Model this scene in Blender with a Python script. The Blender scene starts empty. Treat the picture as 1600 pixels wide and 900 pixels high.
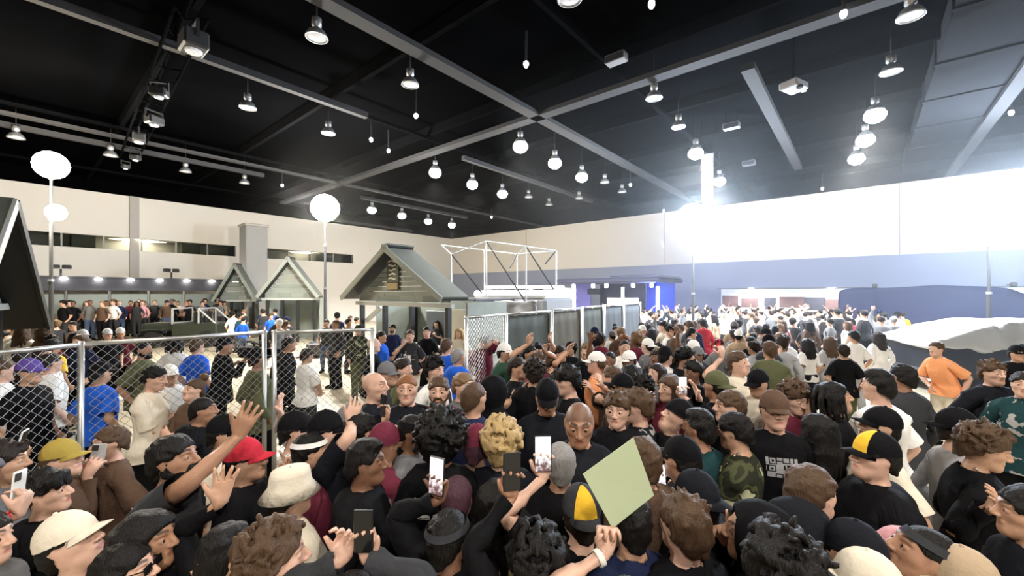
import bpy, bmesh, math, random
import numpy as np
from mathutils import Vector, Matrix

# ------------------------------------------------------------------ camera, world, light, exposure
SC = bpy.context.scene; COL = SC.collection
EYE = 2.6; FPX = 650.0; HZ = 458.0            # eye height (m), focal length in pixels, horizon row (1600 x 900)
cam_d = bpy.data.cameras.new('camera'); cam = bpy.data.objects.new('camera', cam_d); COL.objects.link(cam)
cam.location = (0, 0, EYE); cam.rotation_euler = (math.pi / 2, 0, 0)
cam_d.sensor_width = 36; cam_d.lens = FPX / 1600 * 36; cam_d.shift_y = (HZ - 450) / 1600; cam_d.clip_end = 300; cam_d.clip_start = .05
SC.camera = cam
W_ = bpy.data.worlds.new('world'); SC.world = W_; W_.use_nodes = True      # an enclosed hall: no sky reaches it
W_.node_tree.nodes['Background'].inputs[0].default_value = (.5, .55, .6, 1); W_.node_tree.nodes['Background'].inputs[1].default_value = .02
VS = SC.view_settings; VS.view_transform = 'Standard'; VS.look = 'None'; VS.gamma = 1.0; VS.use_curve_mapping = False
VS.exposure = 0.0
SC.cycles.use_denoising = True; SC.cycles.max_bounces = 6; SC.cycles.diffuse_bounces = 3; SC.cycles.glossy_bounces = 3
SC.cycles.transmission_bounces = 4; SC.cycles.volume_bounces = 0; SC.cycles.transparent_max_bounces = 6
SC.cycles.sample_clamp_indirect = 6.0; SC.cycles.sample_clamp_direct = 0.0; SC.cycles.caustics_reflective = False
def lamp(name, kind, loc, energy, color=(1, 1, 1), radius=.2, aim=None, spot=None, blend=.5):
    d = bpy.data.lights.new(name, kind); d.energy = energy; d.color = color
    if kind != 'AREA': d.shadow_soft_size = radius
    else: d.size = radius
    o = bpy.data.objects.new(name, d); COL.objects.link(o); o.location = loc
    if aim is not None: o.rotation_euler = (Vector(aim) - Vector(loc)).to_track_quat('-Z', 'Y').to_euler()
    if spot: d.spot_size = math.radians(spot); d.spot_blend = blend
    return o
# the hall's own frame: corner C, u along the right-hand wall, v along the left-hand wall, both towards the camera
CX, CY = -6.7, 46.0; UX, UY = math.cos(math.radians(-40)), math.sin(math.radians(-40)); VX, VY = UY, -UX
HALL_A, HALL_B, WALL_H, DECK_H = 74.0, 66.0, 8.6, 9.5
def hp(a, b, z=0.): return (CX + a * UX + b * VX, CY + a * UY + b * VY, z)
RU = math.radians(-40)
def at(px, py, Y): return np.array([(px - 800) / FPX * Y, Y, EYE - (py - HZ) / FPX * Y])
def on(px, py, z):
    Y = (EYE - z) * FPX / (py - HZ); return at(px, py, Y)
COOL = (.72, .84, 1.0); NEUT = (1., .96, .9); WARM = (1., .88, .70)
# four light masts carry the big lamps; rows of high bay lamps hang from the deck, some lit
MASTS = [  # pixel column, lamp rows, distance, colour, watts, lamp radius
    (80, (258, 332), 13.0, WARM, 1900, .42), (508, (325,), 17.0, NEUT, 4400, .55), (1083, (345,), 17.0, COOL, 5000, .7), (1545, (318,), 14.0, COOL, 6000, .75)]
for i, (px, pys, Y, c, w, r) in enumerate(MASTS):
    for k, py in enumerate(pys): lamp('mast_and_added_light', 'POINT', at(px, py, Y) + np.array([0, -r - .25, -.1]), w * (1 if k == 0 else .5), c, .4)
LIT = [(813, 223), (867, 250), (909, 272), (680, 265), (738, 284), (785, 299), (1367, 173), (1352, 213), (1338, 243), (1087, 234), (1124, 279), (581, 325), (628, 334), (669, 343), (706, 349)]
for px, py in LIT:
    p = on(px, py, 8.2); lamp('high_bay_light', 'SPOT', (p[0], p[1], p[2] - .48), 2200, (1, .97, .93), .2, (p[0], p[1], 0), 130, .6)
# added unseen light behind the camera for kiosk front and faces; no mast built
lamp('mast_and_added_light', 'POINT', (2.5, -7.5, 6.0), 1800, NEUT, .5)
# the same lamps go on over and behind the place the picture was taken from
for x, y in ((-5, 1), (1.5, -2.5), (7, 0), (3.5, 3.5), (-1.5, -7), (6, -7)):
    lamp('high_bay_light', 'SPOT', (x, y, 8.1), 1150, (1, .93, .84), .25, (x, y, 0), 140, .6)
# ------------------------------------------------------------------ figure engine
# Figures grow from signed-distance templates (rest pose: arms out sideways, facing +Y),
# meshed once, thinned to three levels of detail, then bent by a small skeleton per person.
def sstep(x, a, b):
    t = np.clip((x - a) / (b - a), 0, 1)
    return t * t * (3 - 2 * t)

def sines(P, f, seed, n=5):
    r = np.random.RandomState(seed)
    o = np.zeros(P.shape[:-1], np.float32)
    for _ in range(n):
        d = r.normal(size=3); d *= f * r.uniform(.6, 1.5) / np.linalg.norm(d)
        o += np.sin(P[..., 0] * d[0] + P[..., 1] * d[1] + P[..., 2] * d[2] + r.uniform(0, 6.28)).astype(np.float32)
    return o / n

class Field:
    def __init__(s, xs, ys, zs):
        s.ax = [np.asarray(a, np.float32) for a in (xs, ys, zs)]
        s.D = np.full([len(a) for a in s.ax], 1.0, np.float32)
    def sl(s, lo, hi):
        r = []
        for a, l, h in zip(s.ax, lo, hi):
            i, j = np.searchsorted(a, l), np.searchsorted(a, h)
            if j <= i: return None, None
            r.append(slice(int(i), int(j)))
        g = np.meshgrid(*[a[q] for a, q in zip(s.ax, r)], indexing='ij', sparse=True)
        return tuple(r), g
    def put(s, q, d, k, cut=False):
        a = s.D[q]
        if cut:
            d = -d; h = np.maximum(k - np.abs(a - d), 0) / k
            s.D[q] = np.maximum(a, d) + h * h * k * .25
        else:
            h = np.maximum(k - np.abs(a - d), 0) / k
            s.D[q] = np.minimum(a, d) - h * h * k * .25
    def cone(s, a, b, ra, rb, k=.02, cut=False, sq=(1, 1, 1)):
        a, b = np.array(a, float), np.array(b, float); m = max(ra, rb) * max(1 / min(sq), 1) + k + .03
        q, g = s.sl(np.minimum(a, b) - m, np.maximum(a, b) + m)
        if q is None: return
        d = b - a; L = max(float(d @ d), 1e-9)
        t = np.clip(((g[0] - a[0]) * d[0] + (g[1] - a[1]) * d[1] + (g[2] - a[2]) * d[2]) / L, 0, 1)
        e = np.sqrt(((g[0] - a[0] - t * d[0]) * sq[0]) ** 2 + ((g[1] - a[1] - t * d[1]) * sq[1]) ** 2 + ((g[2] - a[2] - t * d[2]) * sq[2]) ** 2) - (ra + (rb - ra) * t)
        s.put(q, e.astype(np.float32), k, cut)
    def ell(s, c, r, k=.02, cut=False):
        c, r = np.array(c, float), np.array(r, float); m = r + k + .03
        q, g = s.sl(c - m, c + m)
        if q is None: return
        e = (np.sqrt(((g[0] - c[0]) / r[0]) ** 2 + ((g[1] - c[1]) / r[1]) ** 2 + ((g[2] - c[2]) / r[2]) ** 2) - 1) * min(r)
        s.put(q, e.astype(np.float32), k, cut)
    def trunk(s, prof, k=.03, off=0.):
        z = np.array([p[0] for p in prof]); w = np.array([p[1] for p in prof]) + off
        dd = np.array([p[2] for p in prof]) + off; cy = np.array([p[3] for p in prof])
        q, g = s.sl((-w.max() - .1, -.35, z[0] - .08), (w.max() + .1, .35, z[-1] + .08))
        Z = g[2]; W = np.interp(Z, z, w); T = np.interp(Z, z, dd); C = np.interp(Z, z, cy)
        e = (((np.abs(g[0] / W)) ** 2.4 + (np.abs((g[1] - C) / T)) ** 2.4) ** (1 / 2.4) - 1) * np.minimum(W, T)
        e = np.maximum(e, np.maximum(z[0] - Z, Z - z[-1]))
        s.put(q, e.astype(np.float32), k)
    def noise(s, amp, f, seed, lo=None, hi=None):
        q, g = s.sl(lo if lo is not None else [a[0] - 1 for a in s.ax], hi if hi is not None else [a[-1] + 1 for a in s.ax])
        r = np.random.RandomState(seed); o = 0
        for _ in range(5):
            d = r.normal(size=3); d *= f * r.uniform(.6, 1.5) / np.linalg.norm(d)
            o = o + np.sin(g[0] * d[0] + g[1] * d[1] + g[2] * d[2] + r.uniform(0, 6.28))
        s.D[q] += (o * amp / 2.5).astype(np.float32)
    def net(s):
        D = s.D; S = D < 0
        nx, ny, nz = D.shape
        c = np.zeros((nx - 1, ny - 1, nz - 1), np.int8)
        for i in (0, 1):
            for j in (0, 1):
                for k in (0, 1): c += S[i:nx - 1 + i, j:ny - 1 + j, k:nz - 1 + k]
        I = np.argwhere((c > 0) & (c < 8)); idx = np.full(c.shape, -1, np.int32)
        idx[I[:, 0], I[:, 1], I[:, 2]] = np.arange(len(I))
        acc = np.zeros((len(I), 3)); cnt = np.zeros(len(I))
        X = s.ax
        for ax in range(3):
            o1, o2 = [a for a in range(3) if a != ax]
            for u in (0, 1):
                for v in (0, 1):
                    A = I.copy(); A[:, o1] += u; A[:, o2] += v
                    B = A.copy(); B[:, ax] += 1
                    da, db = D[tuple(A.T)], D[tuple(B.T)]
                    m = (da < 0) != (db < 0)
                    t = np.where(m, da / np.where(m, da - db, 1), 0)
                    for q in range(3):
                        pa, pb = X[q][A[:, q]], X[q][B[:, q]]
                        acc[:, q] += np.where(m, pa + t * (pb - pa), 0)
                    cnt += m
        V = acc / cnt[:, None]; F = []
        for ax in range(3):
            o1, o2 = (ax + 1) % 3, (ax + 2) % 3
            a = [slice(None)] * 3; b = [slice(None)] * 3; a[ax] = slice(0, -1); b[ax] = slice(1, None)
            m = S[tuple(a)] != S[tuple(b)]
            E = np.argwhere(m); E = E[(E[:, o1] > 0) & (E[:, o2] > 0) & (E[:, o1] < D.shape[o1] - 1) & (E[:, o2] < D.shape[o2] - 1)]
            ins = S[tuple(E.T)]
            qs = []
            for u, v in ((-1, -1), (0, -1), (0, 0), (-1, 0)):
                C = E.copy(); C[:, o1] += u; C[:, o2] += v; qs.append(idx[tuple(C.T)])
            Q = np.stack(qs, 1); Q[~ins] = Q[~ins][:, ::-1]
            F.append(Q)
        return V, np.concatenate(F)

def raw_mesh(name, V, F, smooth=True, fm=None):
    me = bpy.data.meshes.new(name); V = np.asarray(V, np.float32)
    me.vertices.add(len(V)); me.vertices.foreach_set('co', V.ravel())
    if isinstance(F, np.ndarray):
        n, k = F.shape
        me.loops.add(n * k); me.loops.foreach_set('vertex_index', F.astype(np.int32).ravel())
        me.polygons.add(n); me.polygons.foreach_set('loop_start', np.arange(0, n * k, k, dtype=np.int32))
    else:
        n = len(F); L = [len(f) for f in F]
        me.loops.add(sum(L)); me.loops.foreach_set('vertex_index', np.array([i for f in F for i in f], np.int32))
        me.polygons.add(n); me.polygons.foreach_set('loop_start', np.concatenate([[0], np.cumsum(L)[:-1]]).astype(np.int32))
    if fm is not None: me.polygons.foreach_set('material_index', np.asarray(fm, np.int32))
    me.polygons.foreach_set('use_smooth', np.full(n, smooth))
    me.update(calc_edges=True); me.validate()
    return me

def thin(V, F, target, keep=None):
    """collapse a template to about `target` triangles; keep = vertex weights that hold detail"""
    me = raw_mesh('template', V, F); o = bpy.data.objects.new('template', me); COL.objects.link(o)
    n = len(F) * (2 if F.shape[1] == 4 else 1)
    md = o.modifiers.new('d', 'DECIMATE'); md.ratio = min(1., target / n)
    if keep is not None:
        g = o.vertex_groups.new(name='k')
        for w in np.unique(np.round(keep, 1)):
            if w > 0: g.add([int(i) for i in np.where(np.round(keep, 1) == w)[0]], float(w), 'REPLACE')
        md.vertex_group = 'k'; md.invert_vertex_group = True; md.vertex_group_factor = 1.
    ev = o.evaluated_get(bpy.context.evaluated_depsgraph_get()).to_mesh()
    ev.calc_loop_triangles()
    v = np.empty(len(ev.vertices) * 3, np.float32); ev.vertices.foreach_get('co', v)
    t = np.empty(len(ev.loop_triangles) * 3, np.int32); ev.loop_triangles.foreach_get('vertices', t)
    bpy.data.objects.remove(o); bpy.data.meshes.remove(me)
    return v.reshape(-1, 3).astype(np.float64), t.reshape(-1, 3)

def axis(*segs):
    o = []
    for a, b, d in segs: o.append(np.arange(a, b - d * .25, d))
    return np.concatenate(o)

SHZ = 1.40
FY = [.034, .0115, -.0115, -.032]; FL = [.073, .081, .075, .058]
TRUNK = [(.80, .135, .085, -.01), (.88, .165, .115, -.015), (.95, .168, .12, -.02), (1.04, .148, .102, 0.), (1.12, .142, .10, .005),
         (1.22, .158, .112, .005), (1.31, .170, .116, 0.), (1.38, .155, .100, -.01), (1.43, .105, .078, -.015), (1.47, .06, .055, -.02)]

def body_field(coarse=False):
    if coarse:
        h = .02; f = Field(axis((-.95, .951, h)), axis((-.26, .27, h)), axis((-.02, 1.80, h)))
    else:
        xs = axis((.0, .1, .0048), (.1, .69, .0125), (.69, .92, .0036)); xs = np.concatenate([-xs[:0:-1], xs])
        f = Field(xs, axis((-.21, -.11, .01), (-.11, .135, .0046), (.135, .25, .011)), axis((-.02, 1.33, .013), (1.33, 1.36, .008), (1.36, 1.44, .0044), (1.44, 1.52, .007), (1.52, 1.78, .0048)))
    f.trunk(TRUNK, .04)
    for s in (-1, 1):
        f.cone((s * .04, -.02, 1.445), (s * .165, -.012, SHZ), .045, .054, .05)          # shoulder
        f.cone((s * .165, -.01, SHZ), (s * .45, -.01, SHZ), .056, .041, .03)
        f.cone((s * .22, .006, SHZ), (s * .34, .002, SHZ), .036, .036, .03)             # biceps
        f.cone((s * .45, -.01, SHZ), (s * .56, -.008, SHZ), .041, .038, .02)
        f.cone((s * .56, -.008, SHZ), (s * .71, -.006, SHZ), .038, .026, .02, sq=(1, 1, 1.12))
        for y, L in zip(FY, FL):
            f.cone((s * .715, y * .55, SHZ), (s * .80, y, SHZ), .015, .0125, .014)
            e1 = (s * (.80 + L * .52), y * 1.22, SHZ - .001); e2 = (s * (.80 + L), y * 1.45, SHZ - .003)
            f.cone((s * .80, y, SHZ), e1, .0102, .0090, .004); f.cone(e1, e2, .0090, .0074, .004)
        f.cone((s * .728, .018, SHZ - .008), (s * .765, .052, SHZ - .012), .0165, .0125, .014)
        f.cone((s * .765, .052, SHZ - .012), (s * .806, .078, SHZ - .012), .0122, .009, .004)
        f.cone((s * .085, -.012, .90), (s * .10, .012, .50), .092, .056, .05)
        f.cone((s * .10, .012, .50), (s * .10, -.02, .34), .055, .058, .03)
        f.cone((s * .10, -.02, .34), (s * .10, -.02, .09), .056, .037, .03)
        f.cone((s * .10, -.035, .05), (s * .11, .15, .03), .045, .033, .04, sq=(1, 1, 1.15))
        f.ell((s * .08, -.085, .90), (.085, .07, .09), .05)
    f.cone((0, -.028, 1.44), (0, -.006, 1.58), .058, .054, .035)
    f.ell((0, -.012, 1.662), (.0755, .096, .0885), .02)
    f.ell((0, .026, 1.612), (.058, .066, .088), .03)
    f.cone((0, .052, 1.556), (0, .066, 1.549), .03, .026, .03)
    for s in (-1, 1):
        f.cone((s * .05, -.005, 1.585), (s * .014, .062, 1.55), .022, .02, .03)
        f.cone((s * .042, .045, 1.625), (s * .05, .03, 1.62), .02, .02, .025)           # cheekbone
        f.cone((s * .012, .084, 1.672), (s * .044, .07, 1.672), .011, .010, .012)       # brow ridge
    for s in (-1, 1):
        f.ell((s * .032, .096, 1.648), (.021, .02, .013), .014, cut=True)
        f.ell((s * .032, .0745, 1.646), (.0165, .014, .0125), .004)
        f.ell((s * .079, -.01, 1.637), (.0085, .021, .031), .008)
        f.ell((s * .087, -.006, 1.64), (.006, .011, .018), .004, cut=True)
    f.cone((0, .086, 1.660), (0, .112, 1.618), .0095, .0125, .012)
    for s in (-1, 1): f.ell((s * .0125, .100, 1.612), (.010, .012, .008), .006)
    f.cone((-.02, .083, 1.586), (.02, .083, 1.586), .0085, .0085, .010)
    f.cone((-.017, .082, 1.573), (.017, .082, 1.573), .009, .009, .008)
    f.cone((-.022, .096, 1.5795), (.022, .096, 1.5795), .003, .003, .005, cut=True)
    return f

JT = dict(spine=(0, 0, 1.02), neck=(0, -.02, 1.48), head=(0, -.005, 1.565))
# bones: 0 pelvis 1 chest 2 neck 3 head | per side s(0 right,1 left): 4+s upper 6+s fore 8+s fore2 10+s hand 12+s thigh 14+s shin 16+s foot
# fingers: 18 + s*10 + f*2 + (0,1), f=4 is the thumb
NB = 38
def weights(P):
    x, y, z = P[:, 0], P[:, 1], P[:, 2]; n = len(P); W = np.zeros((n, NB), np.float32)
    ax = np.abs(x)
    up = (z > 1.25).astype(float)
    arm = sstep(ax - .02 * sstep(z, 1.42, 1.38), .115, .215) * np.maximum(sstep(z, 1.20, 1.37), sstep(ax, .18, .25) * sstep(z, 1.04, 1.18)) * (z < 1.62)
    arm = np.where((z > 1.48) & (ax < .16), 0, arm)
    T = 1 - arm
    sp = sstep(z, .96, 1.14); nk = sstep(z, 1.445, 1.51); hd = sstep(z, 1.535, 1.575 + .0) * 1.
    hd = np.where((y > .03) & (z > 1.50), np.maximum(hd, sstep(z, 1.505, 1.53)), hd)
    thg = (1 - sstep(z, .80, .97)) * 1.
    side = sstep(x, -.03, .03)          # 1 = right
    W[:, 3] = T * hd; W[:, 2] = T * (1 - hd) * nk; W[:, 1] = T * (1 - hd) * (1 - nk) * sp
    rest = T * (1 - hd) * (1 - nk) * (1 - sp)
    W[:, 0] = rest * (1 - thg); leg = rest * thg
    shin = 1 - sstep(z, .44, .56); ft = 1 - sstep(z, .06, .115)
    for s, sw in ((0, side), (1, 1 - side)):
        l = leg * sw
        W[:, 12 + s] = l * (1 - shin); W[:, 14 + s] = l * shin * (1 - ft); W[:, 16 + s] = l * shin * ft
        m = arm * ((x > 0) if s == 0 else (x <= 0))
        el = sstep(ax, .405, .495); f2 = sstep(ax, .52, .68); hn = sstep(ax, .695, .725)
        W[:, 4 + s] = m * (1 - el); fo = m * el
        W[:, 6 + s] = fo * (1 - f2); W[:, 8 + s] = fo * f2 * (1 - hn); h = fo * f2 * hn
        idx = np.where(h > .99)[0]
        W[:, 10 + s] = h
        if len(idx):
            p = np.stack([ax[idx], y[idx]], 1); best = np.full(len(idx), 9.); bf = np.full(len(idx), -1)
            for f in range(5):
                if f < 4: a, b = np.array([.80, FY[f]]), np.array([.80 + FL[f], FY[f] * 1.45])
                else: a, b = np.array([.742, .034]), np.array([.806, .078])
                d = b - a; t = np.clip(((p - a) @ d) / (d @ d), 0, 1); q = np.linalg.norm(p - a - t[:, None] * d, axis=1)
                mm = q < best; best[mm] = q[mm]; bf[mm] = f
            for f in range(5):
                k = idx[bf == f]
                if f < 4:
                    w1 = sstep(ax[k], .79, .81); w2 = sstep(ax[k], .80 + FL[f] * .44, .80 + FL[f] * .6)
                else:
                    q = (ax[k] - .728) * .64 + (y[k] - .018) * .77
                    w1 = sstep(q, .018, .036) * (y[k] > .03); w2 = sstep(q, .045, .06) * (y[k] > .03)
                b0 = 18 + s * 10 + f * 2; hh = h[k].copy()
                W[k, b0] = hh * w1 * (1 - w2); W[k, b0 + 1] = hh * w1 * w2; W[k, 10 + s] = hh * (1 - w1)
    return W

def rot(axis_, a):
    a_ = np.asarray(axis_, float); a_ = a_ / (np.linalg.norm(a_) + 1e-12); x, y, z = a_; c, s = math.cos(a), math.sin(a)
    return np.array([[c + x * x * (1 - c), x * y * (1 - c) - z * s, x * z * (1 - c) + y * s], [y * x * (1 - c) + z * s, c + y * y * (1 - c), y * z * (1 - c) - x * s], [z * x * (1 - c) - y * s, z * y * (1 - c) + x * s, c + z * z * (1 - c)]])
def unit(v):
    v = np.asarray(v, float); return v / (np.linalg.norm(v) + 1e-12)
def frame(u, n):
    u = unit(u); n = unit(n - u * (n @ u)); return np.stack([u, np.cross(n, u), n], 1)

class Pose:
    """transforms for the bones; every angle in degrees, every position in the figure's own frame at stature 1.75"""
    def __init__(s, lean=0, side=0, twist=0, hyaw=0, hpitch=0, hroll=0, arms=(None, None), legs=((0, 0), (0, 0)), fingers=('relax', 'relax'), crouch=0):
        R = [np.eye(3)] * NB; T = [np.zeros(3)] * NB; s.hand = [None, None]
        def setb(b, Rm, rest, pos): R[b] = Rm; T[b] = np.asarray(pos) - Rm @ np.asarray(rest)
        d2r = math.radians
        drop = np.array([0, 0, -crouch])
        for sd in (0, 1):
            sx = 1 if sd == 0 else -1
            hip = np.array([sx * .09, -.01, .92]); sw, kn = legs[sd]
            if crouch: a = math.acos(max(-1, min(1, 1 - crouch / .84))); sw, kn = math.degrees(a), -2 * math.degrees(a)
            Rt = rot((1, 0, 0), d2r(sw)); setb(12 + sd, Rt, hip, hip + drop)
            knee = np.array([sx * .10, .01, .50]); pk = Rt @ knee + T[12 + sd]
            Rs = rot((1, 0, 0), d2r(sw + kn)); setb(14 + sd, Rs, knee, pk)
            ank = np.array([sx * .10, -.02, .09]); pa = Rs @ ank + T[14 + sd]
            setb(16 + sd, rot((1, 0, 0), d2r((sw + kn) * .5 if not crouch else 0)), ank, pa)
        setb(0, np.eye(3), (0, 0, .95), np.array([0, 0, .95]) + drop)
        C = rot((0, 0, 1), d2r(twist)) @ rot((0, 1, 0), d2r(side)) @ rot((1, 0, 0), d2r(-lean))
        js = np.array(JT['spine']); setb(1, C, js, js + drop)
        at_ = lambda b, p: R[b] @ np.asarray(p) + T[b]
        H = rot((0, 0, 1), d2r(hyaw)) @ rot((1, 0, 0), d2r(hpitch)) @ rot((0, 1, 0), d2r(hroll))
        Hn = rot((0, 0, 1), d2r(hyaw * .4)) @ rot((1, 0, 0), d2r(hpitch * .45)) @ rot((0, 1, 0), d2r(hroll * .4))
        Hn = C @ Hn if abs(lean) < 12 else rot((1, 0, 0), d2r(-lean * .6)) @ Hn
        Hh = rot((0, 0, 1), d2r(twist)) @ H
        setb(2, Hn, JT['neck'], at_(1, JT['neck'])); setb(3, Hh, JT['head'], at_(2, JT['head']))
        s.head = at_(3, (0, 0, 1.645))
        for sd in (0, 1):
            sx = 1 if sd == 0 else -1; sh0 = np.array([sx * .165, -.01, SHZ]); sh = at_(1, sh0)
            a = arms[sd] or {}
            w = a.get('wrist')
            w = np.array(w, float) if w is not None else at_(1, (sx * .235, .04, .93))
            pole = np.array(a.get('pole', (sx * .5, -.6, -.6)), float)
            if w[2] > sh[2]: sh = sh + C @ np.array([-sx * .015, 0, min(.05, .13 * (w[2] - sh[2]))])
            else: sh = sh + C @ np.array([-sx * .012, 0, -.012])
            L1, L2 = .285, .262
            d = w - sh; L = np.linalg.norm(d)
            if L > (L1 + L2) * .995: d = d / L * (L1 + L2) * .995; L = (L1 + L2) * .995; w = sh + d
            if L < .12: d = unit(d) * .12; L = .12; w = sh + d
            u = d / L; ca = (L1 * L1 + L * L - L2 * L2) / (2 * L1 * L); pp = unit(pole - u * (pole @ u))
            el = sh + u * L1 * ca + pp * L1 * math.sqrt(max(0, 1 - ca * ca))
            ud, fd = unit(el - sh), unit(w - el); nn = np.cross(ud, fd)
            if np.linalg.norm(nn) < 1e-3: nn = np.cross(ud, -pp)
            nn = unit(nn); rest = frame(np.array([sx, 0., 0]), np.array([0, 0, float(sx)]))
            Ru = frame(ud, nn) @ rest.T; setb(4 + sd, Ru, sh0, sh)
            Rf = frame(fd, nn) @ rest.T; e0 = np.array([sx * .45, -.01, SHZ]); setb(6 + sd, Rf, e0, el)
            hd = unit(np.array(a.get('hand', fd), float)); palm = np.array(a['palm'], float) if a.get('palm') is not None else -Rf[:, 2] + .001
            if a.get('palm') is None and w[2] < 1.2: palm = np.array([-sx, .1, .0])
            Rh = frame(hd, -palm) @ frame(np.array([sx, 0., 0]), np.array([0, 0, 1.])).T
            # half of the hand's twist goes into the lower forearm
            q = Rf.T @ Rh; v = q @ np.array([0, 0, 1.]); tw = math.atan2(-v[1] * 1, v[2]) 
            Rf2 = Rf @ rot((1, 0, 0), tw * .55); setb(8 + sd, Rf2, e0, el)
            w0 = np.array([sx * .71, -.006, SHZ]); wp = R[6 + sd] @ w0 + T[6 + sd]
            setb(10 + sd, Rh, w0, wp)
            sty = fingers[sd]
            cv = dict(relax=(22, 26, 10), open=(4, 6, -12), grip=(48, 60, 30), fist=(82, 95, 45), point=None, phone=(38, 52, 22), pinch=(40, 30, 40))[sty]
            for f in range(5):
                if cv is None: p, dd = ((3, 4) if f == 0 else (80, 95) if f < 4 else (35, 35))
                else: p, dd = (cv[0] + 3 * f, cv[1]) if f < 4 else (cv[2], cv[2])
                b0 = 18 + sd * 10 + f * 2
                if f < 4:
                    j0 = np.array([sx * .80, FY[f], SHZ]); j1 = np.array([sx * (.80 + FL[f] * .52), FY[f] * 1.22, SHZ]); axx = np.array([0, float(sx), 0])
                else:
                    j0 = np.array([sx * .74, .03, SHZ - .01]); j1 = np.array([sx * .78, .06, SHZ - .012]); axx = np.array([.6, float(sx) * .5 * 0 + .0, 0]) * -1
                    axx = np.array([-.8 , sx * .35, 0.])
                R1 = Rh @ rot(axx, d2r(p)); setb(b0, R1, j0, at_(10 + sd, j0))
                R2 = R1 @ rot(axx, d2r(dd)); setb(b0 + 1, R2, j1, at_(b0, j1))
            s.hand[sd] = (at_(10 + sd, (sx * .80, .005, SHZ - .012)), unit(hd), unit(-Rh[:, 2]))
        s.R = np.array(R); s.T = np.array(T); s.at = at_
    def apply(s, V, W):
        o = np.zeros_like(V)
        for b in range(NB):
            w = W[:, b]
            i = np.where(w > 1e-4)[0]
            if len(i): o[i] += w[i, None] * (V[i] @ s.R[b].T + s.T[b])
        return o
    def head_only(s, V): return V @ s.R[3].T + s.T[3]
# ------------------------------------------------------------------ templates: bodies, clothes, hair, hats
TPL = {}
def cut(V, F, keepface):
    F = F[keepface]; u, inv = np.unique(F, return_inverse=True)
    return V[u], inv.reshape(F.shape)
def trim(V, F, planes):
    """planes: (axis, value, sign, region) - drop what lies beyond and straighten the rim"""
    C = V[F].mean(1); k = np.ones(len(F), bool); h = .0135
    for a, v, sg, reg in planes:
        a_ = 0 if a == 3 else a; g = {0: -.82, 1: -.27, 2: .03}[a_]
        v = g + (math.floor((v - g) / h) + .5) * h
        X = np.abs(C[:, 0]) if a == 3 else C[:, a]
        k &= ~((X * sg > v * sg) & reg(C))
    V, F = cut(V, F, k)
    E = np.sort(np.concatenate([F[:, [i, (i + 1) % F.shape[1]]] for i in range(F.shape[1])]), 1)
    u, c = np.unique(E, axis=0, return_counts=True); rim = np.unique(u[c == 1]); V = V.copy()
    for a, v, sg, reg in planes:
        a_ = 0 if a == 3 else a; X = np.abs(V[:, 0]) if a == 3 else V[:, a]
        m = rim[(np.abs(X[rim] - v) < .026)]
        if a == 3: V[m, 0] = np.sign(V[m, 0]) * v
        else: V[m, a] = v
    return V, F
def tpl(name, V, F, lods, keep=None):
    for l, n in enumerate(lods):
        v, t = thin(V, F, n, keep) if n else (None, None)
        if v is not None: TPL[name, l] = (v, t, weights(v))

def marks(V):
    """where lips, brows and cropped scalp lie on a face (r, g, b)"""
    m = np.zeros((len(V), 4), np.float32); m[:, 3] = 1
    x, y, z = np.abs(V[:, 0]), V[:, 1], V[:, 2]
    m[:, 0] = (1 - sstep(np.hypot(x / .024, (z - 1.5795) / .0125), .75, 1.15)) * (y > .06)
    bz = 1.678 + .005 * np.sin(np.clip((x - .012) / .04, 0, 1) * 2.6)
    m[:, 1] = (1 - sstep(np.abs(z - bz), .0035, .0085)) * sstep(x, .008, .014) * (1 - sstep(x, .046, .054)) * (y > .04)
    pl = (y - .088) * -.61 + (z - 1.70) * .79
    m[:, 2] = sstep(pl, -.004, .010) * (z > 1.55) * (x < .079)
    return m

def make_body():
    V, F = body_field().net()
    ax = np.abs(V[:, 0])
    keep = np.where(ax > .70, .88, np.where((V[:, 2] > 1.52) & (ax < .1), np.where(V[:, 1] > .035, .95, .6), 0.))
    tpl('body', V, F, (7600, 0, 0), np.maximum(keep, np.where((ax > .3) & (ax <= .70), .3, 0)))
    keep = np.where(ax > .70, .35, np.where((V[:, 2] > 1.52) & (ax < .1), np.where(V[:, 1] > .035, .6, .3), np.where(ax > .2, .35, .15)))
    v, t = thin(V, F, 3000, keep); TPL['body', 1] = (v, t, weights(v))
    Vc, Fc = body_field(True).net()
    keep = np.where((Vc[:, 2] > 1.5) & (np.abs(Vc[:, 0]) < .12), .7, np.where(np.abs(Vc[:, 0]) > .7, .4, 0))
    v, t = thin(Vc, Fc, 1050, keep); TPL['body', 2] = (v, t, weights(v))

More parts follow.
